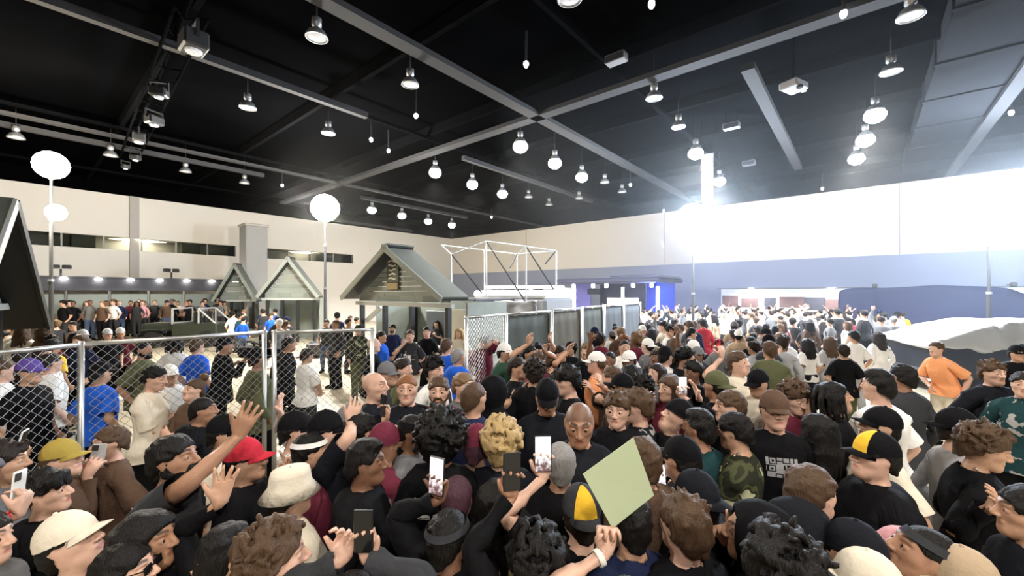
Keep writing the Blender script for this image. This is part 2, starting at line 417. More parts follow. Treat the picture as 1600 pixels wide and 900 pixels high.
def cloth_field():
    return Field(axis((-.82, .83, .0135)), axis((-.27, .28, .0135)), axis((.03, 1.82, .0135)))
def covered(V, sleeve, leg, amount=.014):
    """draw the body in a little under cloth so that skin never shows through"""
    ax = np.abs(V[:, 0]); z = V[:, 2]
    m = (ax < .2) * sstep(z, leg, leg + .04) * (1 - sstep(z, 1.40, 1.44))
    m = np.maximum(m, (1 - sstep(ax, sleeve - .05, sleeve - .02)) * (z > 1.2) * (ax > .15))
    return m * amount * (1 - (z > 1.46))
def normals(V, F):
    n = np.cross(V[F[:, 1]] - V[F[:, 0]], V[F[:, 2]] - V[F[:, 0]]); N = np.zeros_like(V)
    for i in range(3): np.add.at(N, F[:, i], n)
    return N / (np.linalg.norm(N, axis=1)[:, None] + 1e-12)
def make_tops():
    def build(name, off, sleeve_end, r0, r1, hem, nz, seed, wr, extra=None, lods=(4200, 1100, 0), flare=.02, keep=None):
        f = cloth_field()
        pr = [(hem - .03, .185 + flare, .135 + flare, -.015), (.93, .188 + flare * .5, .138, -.02)] + [(z, max(w, .155 if z < 1.2 else w), d, c) for z, w, d, c in TRUNK if z > .96]
        f.trunk(pr, .04, off)
        for s in (-1, 1):
            f.cone((s * .04, -.02, 1.435), (s * .165, -.012, SHZ - .006), .045 + off * .8, .05 + off * .8, .06)
            f.cone((s * .165, -.01, SHZ - .005), (s * (sleeve_end + .03), -.01, SHZ - .012), r0, r1, .05)
        f.cone((0, -.028, 1.40), (0, -.022, nz), .064 + off * .5, .060 + off * .4, .03)
        if extra: extra(f)
        f.noise(wr, 22, seed); f.noise(wr * .5, 48, seed + 1)
        V, F = f.net()
        V, F = trim(V, F, [(2, hem, -1, lambda C: np.abs(C[:, 0]) < .4), (3, sleeve_end, 1, lambda C: C[:, 2] > 1.1)])
        if keep is not None: C = V[F].mean(1); V, F = cut(V, F, keep(C))
        tpl(name, V, F, lods)
    build('tee', .018, .40, .068, .086, .84, 1.445, 3, .0035)
    build('longsleeve', .018, .69, .066, .040, .86, 1.445, 5, .0045)
    def hood(f):
        f.cone((-.09, -.04, 1.462), (.09, -.04, 1.462), .030, .030, .04); f.ell((0, -.105, 1.425), (.12, .06, .085), .04)
        for s in (-1, 1):
            f.cone((s * .09, -.035, 1.462), (s * .045, .07, 1.415), .030, .022, .03)
            f.cone((s * .60, -.008, SHZ), (s * .655, -.008, SHZ), .06, .058, .02)
        f.ell((0, .125, 1.02), (.13, .035, .085), .03)
    build('hoodie', .030, .69, .076, .046, .84, 1.43, 8, .006, hood, (5200, 1300, 0))
    def collar(f):
        f.cone((0, -.03, 1.43), (0, -.02, 1.50), .088, .074, .03)
        f.cone((0, -.026, 1.475), (0, -.014, 1.62), .070, .074, .012, cut=True)
        for k in range(5): f.cone((-.15, .0, 1.32 - k * .1), (.15, .0, 1.32 - k * .1), .02, .02, .02)
    build('jacket', .034, .69, .080, .054, .80, 1.43, 12, .0055, collar, (4800, 1200, 0))
    def hoodup(f):
        f.ell((0, -.022, 1.665), (.112, .135, .128), .02); f.ell((0, -.03, 1.57), (.105, .11, .13), .04)
        f.ell((0, .10, 1.625), (.072, .10, .105), .02, cut=True)
    def upkeep(C): return ~((np.hypot(C[:, 0] / .095, (C[:, 1] + .01) / .115) < 1) & (np.abs(C[:, 2] - 1.64) < .09) & (C[:, 1] > .02) & (np.hypot(C[:, 0] / .075, (C[:, 2] - 1.625) / .10) < 1))
    build('hood_up', .030, .69, .076, .046, .84, 1.43, 15, .005, hoodup, (5200, 1400, 0), keep=upkeep)
    # loose hanging vest straps use the tee; trousers, shorts and a skirt
    def legs(name, z0, r, seed, skirt=False, lods=(1000, 600, 0)):
        f = cloth_field()
        f.trunk([(.86, .178, .128, -.015), (.93, .182, .132, -.02), (1.0, .166, .118, -.01), (1.04, .155, .11, 0)], .04)
        if skirt: f.cone((0, -.01, .95), (0, -.01, z0 - .02), .15, .24, .04, sq=(1, 1.15, 1))
        for s in (-1, 1):
            f.cone((s * .092, -.012, .90), (s * .105, .008, .50), .105, r + .012, .05); f.cone((s * .105, .008, .50), (s * .105, -.02, z0 - .03), r + .012, r, .03)
            f.ell((s * .08, -.085, .90), (.093, .08, .098), .05)
        f.cone((0, -.05, .84), (0, .03, .85), .075, .075, .04)
        f.noise(.004, 20, seed)
        V, F = f.net(); al = lambda C: C[:, 2] > -1; V, F = trim(V, F, [(2, z0, -1, al), (2, 1.0, 1, al)]); tpl(name, V, F, lods)
    legs('trousers', .075, .072, 21); legs('shorts', .47, .095, 23); legs('skirt', .5, .09, 25, True)
    f = Field(axis((-.2, .21, .012)), axis((-.14, .25, .012)), axis((-.03, .16, .01)))
    for s in (-1, 1):
        f.cone((s * .10, -.04, .055), (s * .112, .155, .036), .056, .042, .03, sq=(1, 1, 1.1)); f.cone((s * .10, -.03, .06), (s * .10, -.025, .11), .055, .05, .03)
        f.cone((s * .10, -.045, .015), (s * .112, .16, .015), .052, .046, .01, sq=(1, 1, 3))
    V, F = f.net(); C = V[F].mean(1); V[:, 2] = np.maximum(V[:, 2], .001); V, F = cut(V, F, C[:, 2] < .118); tpl('shoes', V, F, (700, 400, 0))

def make_hair():
    def cap(name, off, seed=0, amp=0., freq=60, line=0., extra=None, lods=(2200, 650, 240), h=.0068, minz=1.5, grow=(0, 0, 0)):
        f = Field(axis((-.24, .245, h)), axis((-.30, .22, h)), axis((minz, 1.90, h)))
        f.ell((0, -.012 + grow[1], 1.662 + grow[2]), (.0755 + off + grow[0], .096 + off, .0885 + off), .01)
        f.cone((0, -.045, 1.60), (0, -.05, 1.565), .062 + off, .055 + off * .7, .03)
        # cut along the hairline: forehead to nape, open over the ears
        n = np.array([0, -.61, .79]); q, g = f.sl((-1, -1, 0), (1, 1, 3))
        e = -((g[1] - (.087 + line)) * n[1] + (g[2] - 1.695) * n[2]) + g[0] * 0
        ear = .034 - np.sqrt((g[1] - .012) ** 2 + (g[2] - 1.628) ** 2)
        d0 = f.D[q]; e = e.astype(np.float32); hh = np.maximum(.016 - np.abs(d0 - e), 0) / .016; d0 = np.maximum(d0, e) + hh * hh * .004
        f.D[q] = np.maximum(d0, (ear * (np.abs(g[0]) > .05) - .05 * (np.abs(g[0]) <= .05)).astype(np.float32))
        if extra: extra(f)
        if amp: f.noise(amp, freq, seed); f.noise(amp * .6, freq * 2.1, seed + 1)
        V, F = f.net()
        for l, t in enumerate(lods): TPL['hair_' + name, l] = thin(V, F, t)
    cap('crop', .007, 31, .0012)
    def strands(n, L, seed, lift=.004, rr=.011):
        def g(f):
            r = np.random.RandomState(seed); c = np.array([0, -.012, 1.662]); R_ = np.array([.082, .103, .096])
            for _ in range(n):
                a, b = r.uniform(0, 6.28), math.asin(r.uniform(.05, 1)); d = np.array([math.cos(a) * math.cos(b), math.sin(a) * math.cos(b), math.sin(b)])
                if d[1] > .62 and d[2] < .72: continue
                t = np.array([r.normal() * .5, .8, -.1]) + r.normal(size=3) * .35; t = t - d * (t @ d); t = t / np.linalg.norm(t); p = c + d * R_
                e = d + t * L / .09; e = e / np.linalg.norm(e); q_ = c + e * (R_ + lift)
                if q_[1] > .10: continue
                f.cone(p, q_, rr, rr * .55, .005)
        return g
    cap('short', .012, 33, .003, 80, extra=strands(110, .035, 5))
    def fade(f): f.ell((0, -.004, 1.735), (.068, .088, .042), .015)
    cap('fade', .006, 34, .003, 80, extra=fade)
    def messy(f):
        r = np.random.RandomState(4)
        for _ in range(38):
            a, b = r.uniform(0, 6.28), r.uniform(.15, 1.5); d = np.array([math.cos(a) * math.cos(b), math.sin(a) * math.cos(b), math.sin(b)])
            if d[1] > .75: continue
            p = np.array([0, -.012, 1.665]) + d * np.array([.085, .105, .10]); f.cone(p, p + np.array([r.uniform(-.02, .02), r.uniform(-.02, .03), r.uniform(-.005, .02)]) + d * .018, .017, .007, .008)
    cap('messy', .022, 35, .004, 70, extra=messy)
    def fringe(f):
        r = np.random.RandomState(7)
        for i in range(13):
            t = (i - 6) / 6; p = np.array([t * .07, .095 - .05 * t * t, 1.74 - .02 * t * t]); f.cone(p, p + np.array([r.uniform(-.012, .012), .012, -.055 - r.uniform(0, .02)]), .018, .007, .006)
        messy(f)
    cap('fringe', .022, 37, .004, 65, line=-.005, extra=fringe)
    def curls(R, n, sp, rr, seed, back=True):
        def g(f):
            r = np.random.RandomState(seed)
            for _ in range(n):
                a, b = r.uniform(0, 6.28), math.asin(r.uniform(-.25, 1)); d = np.array([math.cos(a) * math.cos(b), math.sin(a) * math.cos(b), math.sin(b)])
                if d[1] > .35 and d[2] < .55: continue
                p = np.array([0, -.02, 1.675]) + d * np.array([.075 + R, .095 + R, .088 + R]) * r.uniform(.93, 1.05); f.cone(p, p + r.normal(size=3) * sp, rr, rr * .8, .006)
        return g
    cap('curly', .026, 41, .003, 90, extra=curls(.030, 240, .012, .0115, 5), lods=(3000, 700, 260))
    cap('afro', .036, 43, .004, 110, extra=curls(.044, 280, .01, .0135, 6), lods=(3200, 700, 260))
    cap('bigafro', .05, 45, .004, 110, extra=curls(.062, 340, .012, .0145, 9), lods=(3600, 800, 280), grow=(0, 0, .008))
    def long(f):
        r = np.random.RandomState(2)
        for i in range(30):
            a = -math.pi / 2 + (i / 29 - .5) * 4.0; c, s = math.cos(a), math.sin(a)
            p = np.array([c * .088, -.015 + s * .105, 1.69]); q = np.array([c * .115 + r.uniform(-.01, .01), -.035 + s * .115 , 1.50]); w = np.array([c * .13 + r.uniform(-.015, .015), -.045 + s * .105 , 1.33 + r.uniform(-.03, .04)])
            f.cone(p, q, .022, .021, .012); f.cone(q, w, .021, .009, .012)
    cap('long', .018, 47, .003, 70, extra=long, minz=1.24, lods=(3200, 900, 300))
    def tail(f):
        f.ell((0, -.145, 1.70), (.04, .035, .04), .02); f.cone((0, -.155, 1.69), (.01, -.175, 1.56), .03, .032, .02); f.cone((.01, -.175, 1.56), (.015, -.15, 1.40), .032, .01, .02)
    cap('ponytail', .012, 49, .002, 80, extra=tail, minz=1.36)
    cap('bun', .012, 51, .002, 80, extra=lambda f: f.ell((0, -.085, 1.775), (.055, .05, .05), .012))
    def dreads(f):
        r = np.random.RandomState(8)
        for i in range(44):
            a = r.uniform(0, 6.28); c, s = math.cos(a), math.sin(a)
            if s > .5: continue
            p = np.array([c * .07, -.01 + s * .085, 1.74]); q = np.array([c * .105, -.02 + s * .125, 1.66]); w = np.array([c * .12, -.03 + s * .13, 1.52 + r.uniform(-.04, .03)])
            f.cone(p, q, .013, .012, .004); f.cone(q, w, .012, .009, .004)
    cap('dreads', .016, 53, .002, 90, extra=dreads, minz=1.42, lods=(3600, 900, 300))
    # beards hug the jaw
    h = .006; f = Field(axis((-.12, .12, h)), axis((-.05, .14, h)), axis((1.48, 1.68, h)))
    f.cone((0, .058, 1.554), (0, .071, 1.547), .040, .037, .02)
    for s in (-1, 1): f.cone((s * .052, -.002, 1.59), (s * .014, .064, 1.546), .031, .033, .02); f.cone((s * .062, .008, 1.635), (s * .055, .004, 1.59), .019, .029, .01)
    f.cone((-.024, .088, 1.594), (.024, .088, 1.594), .0105, .0105, .012)
    for s in (-1, 1): f.cone((s * .024, .088, 1.594), (s * .034, .072, 1.565), .0105, .014, .012)
    f.ell((0, .098, 1.5785), (.021, .024, .0085), .004, cut=True)
    f.noise(.002, 90, 3); V, F = f.net()
    for l, t in enumerate((900, 300, 0)):
        if t: TPL['beard', l] = thin(V, F, t)

def lathe(prof, n, c=(0, 0, 0), sx=1, sy=1, cap=True):
    a = np.linspace(0, 2 * math.pi, n, endpoint=False); V = []; F = []
    for r, z in prof: V += [(c[0] + sx * r * math.cos(t), c[1] + sy * r * math.sin(t), c[2] + z) for t in a]
    for i in range(len(prof) - 1):
        for j in range(n): F.append((i * n + j, i * n + (j + 1) % n, (i + 1) * n + (j + 1) % n, (i + 1) * n + j))
    if cap: F.append(tuple(range(n))[::-1]); F.append(tuple(range((len(prof) - 1) * n, len(prof) * n)))
    return np.array(V), F
def join(parts):
    V = []; F = []; k = 0
    for v, f in parts: V.append(np.asarray(v, float)); F += [tuple(int(i) + k for i in q) for q in f]; k += len(v)
    return np.concatenate(V), F
def tubes(segs, r, n=6, closed_ends=True):
    out = []
    for s in segs:
        a, b = np.array(s[0], float), np.array(s[1], float); rr = s[2] if len(s) > 2 else r
        d = unit(b - a); u = unit(np.cross(d, (0, 0, 1) if abs(d[2]) < .9 else (1, 0, 0))); w = np.cross(d, u)
        V = [p + rr * (math.cos(t) * u + math.sin(t) * w) for p in (a, b) for t in np.arange(n) * 2 * math.pi / n]
        F = [(i, (i + 1) % n, n + (i + 1) % n, n + i) for i in range(n)]
        if closed_ends: F += [tuple(range(n))[::-1], tuple(range(n, 2 * n))]
        out.append((V, F))
    return join(out)
def box(c, s, rz=0., bev=0.):
    """box by centre and full size, turned about z; a small chamfer when bev > 0"""
    hx, hy, hz = [q / 2 for q in s]; ctr = np.array(c, float); R = rot((0, 0, 1), rz)
    if bev <= 0:
        V = np.array([(x, y, z) for x in (-hx, hx) for y in (-hy, hy) for z in (-hz, hz)])
        F = [(0, 1, 3, 2), (4, 6, 7, 5), (0, 4, 5, 1), (2, 3, 7, 6), (0, 2, 6, 4), (1, 5, 7, 3)]
    else:
        b = min(bev, hx * .9, hy * .9, hz * .9); V = []; F = []
        ids = {}
        for sx in (-1, 1):
            for sy in (-1, 1):
                for sz in (-1, 1):
                    for k in range(3):
                        p = [sx * (hx - b), sy * (hy - b), sz * (hz - b)]; p[k] = (sx * hx, sy * hy, sz * hz)[k]; ids[sx, sy, sz, k] = len(V); V.append(p)
        def q(*a): F.append(tuple(ids[i] for i in a))
        for s in (-1, 1):
            A = [(s, -1, -1, 0), (s, 1, -1, 0), (s, 1, 1, 0), (s, -1, 1, 0)]; q(*(A if s > 0 else A[::-1]))
            A = [(1, s, -1, 1), (-1, s, -1, 1), (-1, s, 1, 1), (1, s, 1, 1)]; q(*(A if s > 0 else A[::-1]))
            A = [(-1, -1, s, 2), (1, -1, s, 2), (1, 1, s, 2), (-1, 1, s, 2)]; q(*(A if s > 0 else A[::-1]))
        for a in (-1, 1):
            for c in (-1, 1):
                q((a, c, -1, 0), (a, c, -1, 1), (a, c, 1, 1), (a, c, 1, 0)); q((a, -1, c, 0), (a, 1, c, 0), (a, 1, c, 2), (a, -1, c, 2)); q((-1, a, c, 1), (-1, a, c, 2), (1, a, c, 2), (1, a, c, 1))
                for e in (-1, 1): q((a, c, e, 0), (a, c, e, 1), (a, c, e, 2))
        V = np.array(V, float)
        # make all faces look outward
        F = [f if np.dot(np.cross(V[f[1]] - V[f[0]], V[f[2]] - V[f[0]]), V[list(f)].mean(0)) > 0 else f[::-1] for f in F]
    return V @ R.T + ctr, F

def crown(off=.012, z0=1.665, top=0., n=20, rows=6):
    pr = []
    for i in range(rows + 1):
        t = i / rows * math.pi / 2; pr.append((max(math.cos(t), .02), math.sin(t)))
    V = []; F = []
    for r, z in pr:
        for j in range(n):
            a = 2 * math.pi * j / n; V.append(((.0755 + off) * r * math.cos(a), -.012 + (.097 + off) * r * math.sin(a), z0 + (.094 + off + top) * z))
    for i in range(rows):
        for j in range(n): F.append((i * n + j, i * n + (j + 1) % n, (i + 1) * n + (j + 1) % n, (i + 1) * n + j))
    F.append(tuple(range(rows * n, rows * n + n)))
    return np.array(V), F
def brim(w=.075, z0=1.668, off=.012, spread=1.05, bend=.018):
    V = []; F = []; m = 12
    for k in range(2):
        for j in range(m + 1):
            t = (j / m * 2 - 1); a = math.pi / 2 - t * spread; r = .0755 + off - .004; ry = .097 + off - .004
            ext = w * math.cos(t * math.pi / 2) ** .45 if k else 0
            for dz in (0., .004): V.append((r * math.cos(a) * (1 + .12 * k * 0), -.012 + ry * math.sin(a) + ext, z0 + dz - bend * t * t * (1.2 if k else .25) - .010 * k))
    for j in range(m):
        a, b = 2 * j, 2 * (j + 1); c, d = 2 * (m + 1) + 2 * j, 2 * (m + 1) + 2 * (j + 1)
        F += [(a + 1, c + 1, d + 1, b + 1), (a, b, d, c), (c, d, d + 1, c + 1)]
    return np.array(V), F
def bucket():
    V, F = lathe([(.135, -.055), (.142, -.058), (.100, .0), (.093, .055), (.086, .078), (.05, .088), (.005, .090)], 24, (0, -.008, 1.70), .92, 1.12, cap=False)
    return V, F
def beanie(off=.02): return crown(off, 1.675, .012)
def head_band(z0=1.70, h=.028, off=.011):
    s = lambda z: math.sqrt(max(.05, 1 - ((z - 1.662) / (.0885 + off)) ** 2))
    return lathe([(s(z0), 0), (s(z0 + h), h)], 24, (0, -.012, z0), .0755 + off, .097 + off, cap=False)
def shades():
    a = box((-.033, .101, 1.647), (.05, .008, .034), 0, .003); b = box((.033, .101, 1.647), (.05, .008, .034), 0, .003); c = box((0, .106, 1.652), (.02, .006, .006))
    t = tubes([((-.058, .10, 1.654), (-.08, -.0, 1.655)), ((.058, .10, 1.654), (.08, -.0, 1.655))], .0028, 5)
    return join([a, b, c, t])
def headphones():
    n = 14; segs = []
    P = [(.092 * math.cos(t), -.01, 1.655 + .112 * math.sin(t)) for t in np.linspace(0, math.pi, n)]
    segs = [(P[i], P[i + 1]) for i in range(n - 1)]
    return join([tubes(segs, .008, 6), box((.09, -.008, 1.637), (.028, .06, .072), 0, .012), box((-.09, -.008, 1.637), (.028, .06, .072), 0, .012)])
# ------------------------------------------------------------------ materials
MATS = {}
def mat(name, col, rough=.6, metal=0., emit=None, est=0., noise=0., nscale=8., bump=0., bscale=60., spec=.4, alpha=None):
    if name in MATS: return MATS[name]
    m = bpy.data.materials.new(name); m.use_nodes = True; nt = m.node_tree; b = nt.nodes['Principled BSDF']
    b.inputs['Base Color'].default_value = (*col, 1); b.inputs['Roughness'].default_value = rough; b.inputs['Metallic'].default_value = metal
    b.inputs['Specular IOR Level'].default_value = spec
    if emit: b.inputs['Emission Color'].default_value = (*emit, 1); b.inputs['Emission Strength'].default_value = est
    if noise or bump:
        tc = nt.nodes.new('ShaderNodeTexCoord')
    if noise:
        n = nt.nodes.new('ShaderNodeTexNoise'); n.inputs['Scale'].default_value = nscale; n.inputs['Detail'].default_value = 4; nt.links.new(tc.outputs['Object'], n.inputs['Vector'])
        r = nt.nodes.new('ShaderNodeMapRange'); r.inputs[3].default_value = 1 - noise; r.inputs[4].default_value = 1 + noise; nt.links.new(n.outputs['Fac'], r.inputs[0])
        x = nt.nodes.new('ShaderNodeMix'); x.data_type = 'RGBA'; x.blend_type = 'MULTIPLY'; x.inputs[0].default_value = 1
        x.inputs[6].default_value = (*col, 1); nt.links.new(r.outputs[0], x.inputs[7]); nt.links.new(x.outputs[2], b.inputs['Base Color'])
    if bump:
        n2 = nt.nodes.new('ShaderNodeTexNoise'); n2.inputs['Scale'].default_value = bscale; n2.inputs['Detail'].default_value = 3; nt.links.new(tc.outputs['Object'], n2.inputs['Vector'])
        bp = nt.nodes.new('ShaderNodeBump'); bp.inputs['Strength'].default_value = bump; bp.inputs['Distance'].default_value = .02; nt.links.new(n2.outputs['Fac'], bp.inputs['Height']); nt.links.new(bp.outputs['Normal'], b.inputs['Normal'])
    MATS[name] = m; return m

# ------------------------------------------------------------------ object helpers
def obj(name, vf, m, parent=None, loc=(0, 0, 0), rz=0., smooth=False, fm=None):
    me = vf if isinstance(vf, bpy.types.Mesh) else raw_mesh(name, vf[0], vf[1], smooth, fm)
    if not me.materials:
        for q in (m if isinstance(m, (list, tuple)) else [m]): me.materials.append(q)
    o = bpy.data.objects.new(name, me); COL.objects.link(o); o.location = loc; o.rotation_euler = (0, 0, rz)
    if parent is not None: o.parent = parent
    return o
def thing(name, label, cat, loc=(0, 0, 0), rz=0., group=None):
    o = bpy.data.objects.new(name, None); COL.objects.link(o); o.location = loc; o.rotation_euler = (0, 0, rz); o.empty_display_size = .2
    o['label'] = label; o['category'] = cat
    if group: o['group'] = group
    return o
def tag(o, label, cat, group=None):
    o['label'] = label; o['category'] = cat
    if group: o['group'] = group
    return o
def struct(name, vf, m, parent=None, **k):
    o = obj(name, vf, m, parent, **k)
    if parent is None: o['kind'] = 'structure'
    return o
def hbox(a0, a1, b0, b1, z0, z1, bev=0.):
    """box in the hall's frame"""
    c = hp((a0 + a1) / 2, (b0 + b1) / 2, (z0 + z1) / 2); return box(c, (abs(a1 - a0), abs(b1 - b0), z1 - z0), RU, bev)

# ------------------------------------------------------------------ shell
def floor_mat():
    m = mat('polished_concrete', (.52, .455, .33), .38, noise=.10, nscale=.5, bump=.02, bscale=9); nt = m.node_tree
    return m
cream = mat('cream_wall_paint', (.84, .79, .71), .7, noise=.03, nscale=.3)
greyband = mat('blue_grey_wall_paint', (.35, .385, .50), .7, noise=.03, nscale=.4)
black = mat('black_deck_paint', (.0014, .0015, .0018), .9, noise=.3, nscale=.6, spec=0.)
beamgrey = mat('light_grey_beam_paint', (.036, .036, .038), .8, spec=.15)
darksteel = mat('dark_steel', (.02, .021, .023), .6, spec=.2)
ribs = mat('black_rib_paint', (.0035, .0037, .0042), .9, spec=0.)
galv = mat('galvanised_steel', (.62, .62, .60), .38, .85)
seam = mat('wall_joint_grey', (.50, .47, .43), .8)
A, B = HALL_A, HALL_B
struct('floor', hbox(0, A, 0, B, -.2, 0), floor_mat())
struct('ceiling', hbox(-.3, A + .3, -.3, B + .3, DECK_H, DECK_H + .2), black)
wr = struct('wall_right', hbox(-.3, A, -.3, 0, 4.7, DECK_H), cream)
obj('lower_wall_band', hbox(-.3, A, -.3, .03, 0, 4.7), greyband, wr)
obj('black_wall_top', hbox(-.1, A, -.1, .12, WALL_H, DECK_H), black, wr)
for a in (10.5, 23.5, 36.3, 47): obj('panel_joint', hbox(a - .03, a + .03, .0, .02, 2.9, WALL_H), seam, wr)
# left wall: a ribbon of windows at 5.2 - 6.0 m, cut as real openings
wl = struct('wall_left', hbox(-.3, 0, -.3, B, -.0, 5.25), cream)
obj('upper_wall', hbox(-.3, 0, -.3, B, 6.02, DECK_H), cream, wl)
obj('black_wall_top', hbox(-.1, .12, -.1, B, WALL_H, DECK_H), black, wl)
obj('wall_pier', hbox(-.3, 0, -.3, 11.6, 5.25, 6.02), cream, wl); obj('wall_pier', hbox(-.3, 0, 18.9, 20.7, 5.25, 6.02), cream, wl); obj('wall_pier', hbox(-.3, 0, 31, B, 5.25, 6.02), cream, wl)
for b in (26.2, 39): obj('wall_pilaster', hbox(-.02, .12, b - .22, b + .22, 0, WALL_H), seam, wl)
room = mat('room_wall_behind_window', (.55, .53, .46), .8); roomdark = mat('room_olive', (.14, .14, .11), .8)
wframe = mat('window_frame_grey', (.33, .33, .30), .5)
glass = mat('window_glass', (.9, .95, .93), .02)
gb = glass.node_tree.nodes['Principled BSDF']; gb.inputs['Transmission Weight'].default_value = 1.0; gb.inputs['IOR'].default_value = 1.02
for n, (b0, b1) in enumerate(((11.6, 18.9), (20.7, 31.0)), 1):
    w = struct('window_%d' % n, hbox(-1.9, -1.8, b0, b1, 5.0, 6.3), room)
    obj('room_floor', hbox(-1.9, -.3, b0, b1, 5.0, 5.24), roomdark, w); obj('room_ceiling', hbox(-1.9, -.3, b0, b1, 6.03, 6.2), room, w)
    k = int((b1 - b0) / 1.7)
    for i in range(k + 1):
        b = b0 + (b1 - b0) * i / k; obj('mullion', hbox(-.12, -.02, b - .04, b + .04, 5.25, 6.02), wframe, w)
        if i < k:
            obj('pane', hbox(-.09, -.075, b + .04, b + (b1 - b0) / k - .04, 5.25, 6.02), glass, w)
            if i % 3 == 1: obj('room_partition', hbox(-1.8, -.5, b + .3, b + 1.3, 5.24, 6.03), roomdark, w)
    lamp('room_light', 'AREA', hp(-1.0, (b0 + b1) / 2, 5.98), 90 if n == 2 else 40, WARM, 2.0, hp(-1.0, (b0 + b1) / 2, 0))
struct('wall_back', hbox(A, A + .3, -.3, B, 0, DECK_H), greyband); struct('wall_near', hbox(-.3, A, B, B + .3, 0, DECK_H), greyband)
# beams: undersides at wall-top height
def beam_v(p, half, y0, y1, z0=WALL_H, z1=None):       # along v through p, from depth y0 to y1
    d = np.array([VX, VY]); q0 = np.array(p[:2]) + d * ((y0 - p[1]) / VY); q1 = np.array(p[:2]) + d * ((y1 - p[1]) / VY)
    return box((*((q0 + q1) / 2), (z0 + (z1 or DECK_H)) / 2), (half * 2, float(np.linalg.norm(q1 - q0)), (z1 or DECK_H) - z0), RU)
def beam_u(p, half, y0, y1, z0=WALL_H, z1=None):
    d = np.array([UX, UY]); q0 = np.array(p[:2]) + d * ((y0 - p[1]) / UY); q1 = np.array(p[:2]) + d * ((y1 - p[1]) / UY)
    return box((*((q0 + q1) / 2), (z0 + (z1 or DECK_H)) / 2), (float(np.linalg.norm(q1 - q0)), half * 2, (z1 or DECK_H) - z0), RU)
X0 = (.88, 14.3); X1 = on(540, 290, 8.6)
n = 1
for vf in (beam_v(X0, .20, -12, 30.5, 8.6, 8.74), beam_u(X0, .20, -3, 28, 8.6, 8.74), beam_v(X1, .13, 9, 40, 8.6, 8.70), beam_v(on(1600, 120, 8.6), .18, -8, 22, 8.6, 8.74)):
    struct('trim_%d' % n, vf, beamgrey); n += 1
for (x, y), (y0, y1) in (((60, 0), (5, 14.05)), ((0, 195), (12, 21.2)), ((730, 250), (18.4, 27.2)), ((1170, 110), (11.0, 19.9)), ((552, 307), (26, 33)), ((540, 347), (33, 40))):
    struct('trim_%d' % n, beam_v(on(x, y, 8.55), .10 if x != 1170 else .16, y0, y1, 8.5, 8.68), beamgrey); n += 1
# wide duct on the right under the deck
duct = mat('duct_grey', (.018, .019, .021), .95, noise=.15, nscale=1.2, spec=0.)
dv = tag(obj('air_duct', beam_v(on(1535, 100, 8.8), .95, 2, 21, 8.8, DECK_H - .05), duct), 'wide grey air duct hung under the black ceiling, upper right', 'duct')
for y in np.arange(4, 21, 2.2):
    obj('duct_flange', beam_v(on(1535, 100, 8.8), 1.0, y, y + .08, 8.75, DECK_H - .05), duct, dv)
# ribs, joists and pipes in the dark between the beams
for i, t in enumerate(np.arange(3, 62, 4.2)):
    struct('trim_%d' % n, hbox(.2, A, t, t + .14, 9.15, DECK_H), ribs); n += 1
for i, t in enumerate(np.arange(4, 60, 8.4)):
    struct('trim_%d' % n, hbox(t, t + .12, .2, B, 9.0, 9.12), ribs); n += 1
# grey pillar against the left wall
p = at(396, 458, 27.0)
pc = struct('trim_%d' % n, box((p[0], p[1], 3.45), (1.25, 1.25, 6.9), RU, .05), mat('pillar_grey', (.36, .36, .35), .7, noise=.05, nscale=1)); n += 1
obj('pillar_cap', box((p[0], p[1], 6.95), (1.4, 1.4, .14), RU, .03), seam, pc)
# ------------------------------------------------------------------ lamps and ceiling gear
glow = lambda n, c, s: mat(n, (.9, .9, .9), .5, emit=c, est=s)
lens_lit = glow('lit_lamp_lens', (1, .97, .92), 60); lens_off = mat('unlit_lens_painted_glow', (.55, .56, .58), .25, emit=(.8, .85, .9), est=.25)  # unlit lenses get a faint glow painted in
alu = mat('brushed_aluminium', (.30, .31, .32), .4, .6)
OFF = [(495, 58), (387, 168), (641, 132), (513, 208), (890, -2), (1022, 153), (1060, 198), (1392, 112), (1423, 25), (945, 285), (972, 300), (826, 308), (858, 320), (25, 215), (290, 268), (382, 286), (173, 243), (905, 400 - 90)]
def pendant_mesh():
    body = lathe([(.03, .42), (.10, .40), (.10, .24), (.05, .22), (.06, .20), (.16, .13), (.225, .02), (.235, -.02), (.215, -.02), (.15, .06), (.02, .10)], 16, cap=False)
    lens = lathe([(.19, -.005), (.10, -.025), (.01, -.03)], 14, cap=False)
    stem = tubes([((0, 0, .41), (0, 0, 1.28))], .012, 6)
    return [raw_mesh(n, v, f, True) for n, (v, f) in (('housing', body), ('lens', lens), ('stem', stem))]
PH, PL, PS = pendant_mesh(); PL2 = PL.copy(); PL = raw_mesh('lens', *lathe([(.21, -.01), (.27, -.10), (.27, -.20), (.20, -.30), (.08, -.36), (.01, -.37)], 16, cap=False), True); PH.materials.append(alu); PL.materials.append(lens_lit); PL2.materials.append(lens_off); PS.materials.append(darksteel)  # lit lenses enlarged to glowing bowls in place of lamp bloom
LPOS = {'lit': ['second lit lamp of the three in a slanting row at the crossing of the grey beams'], }
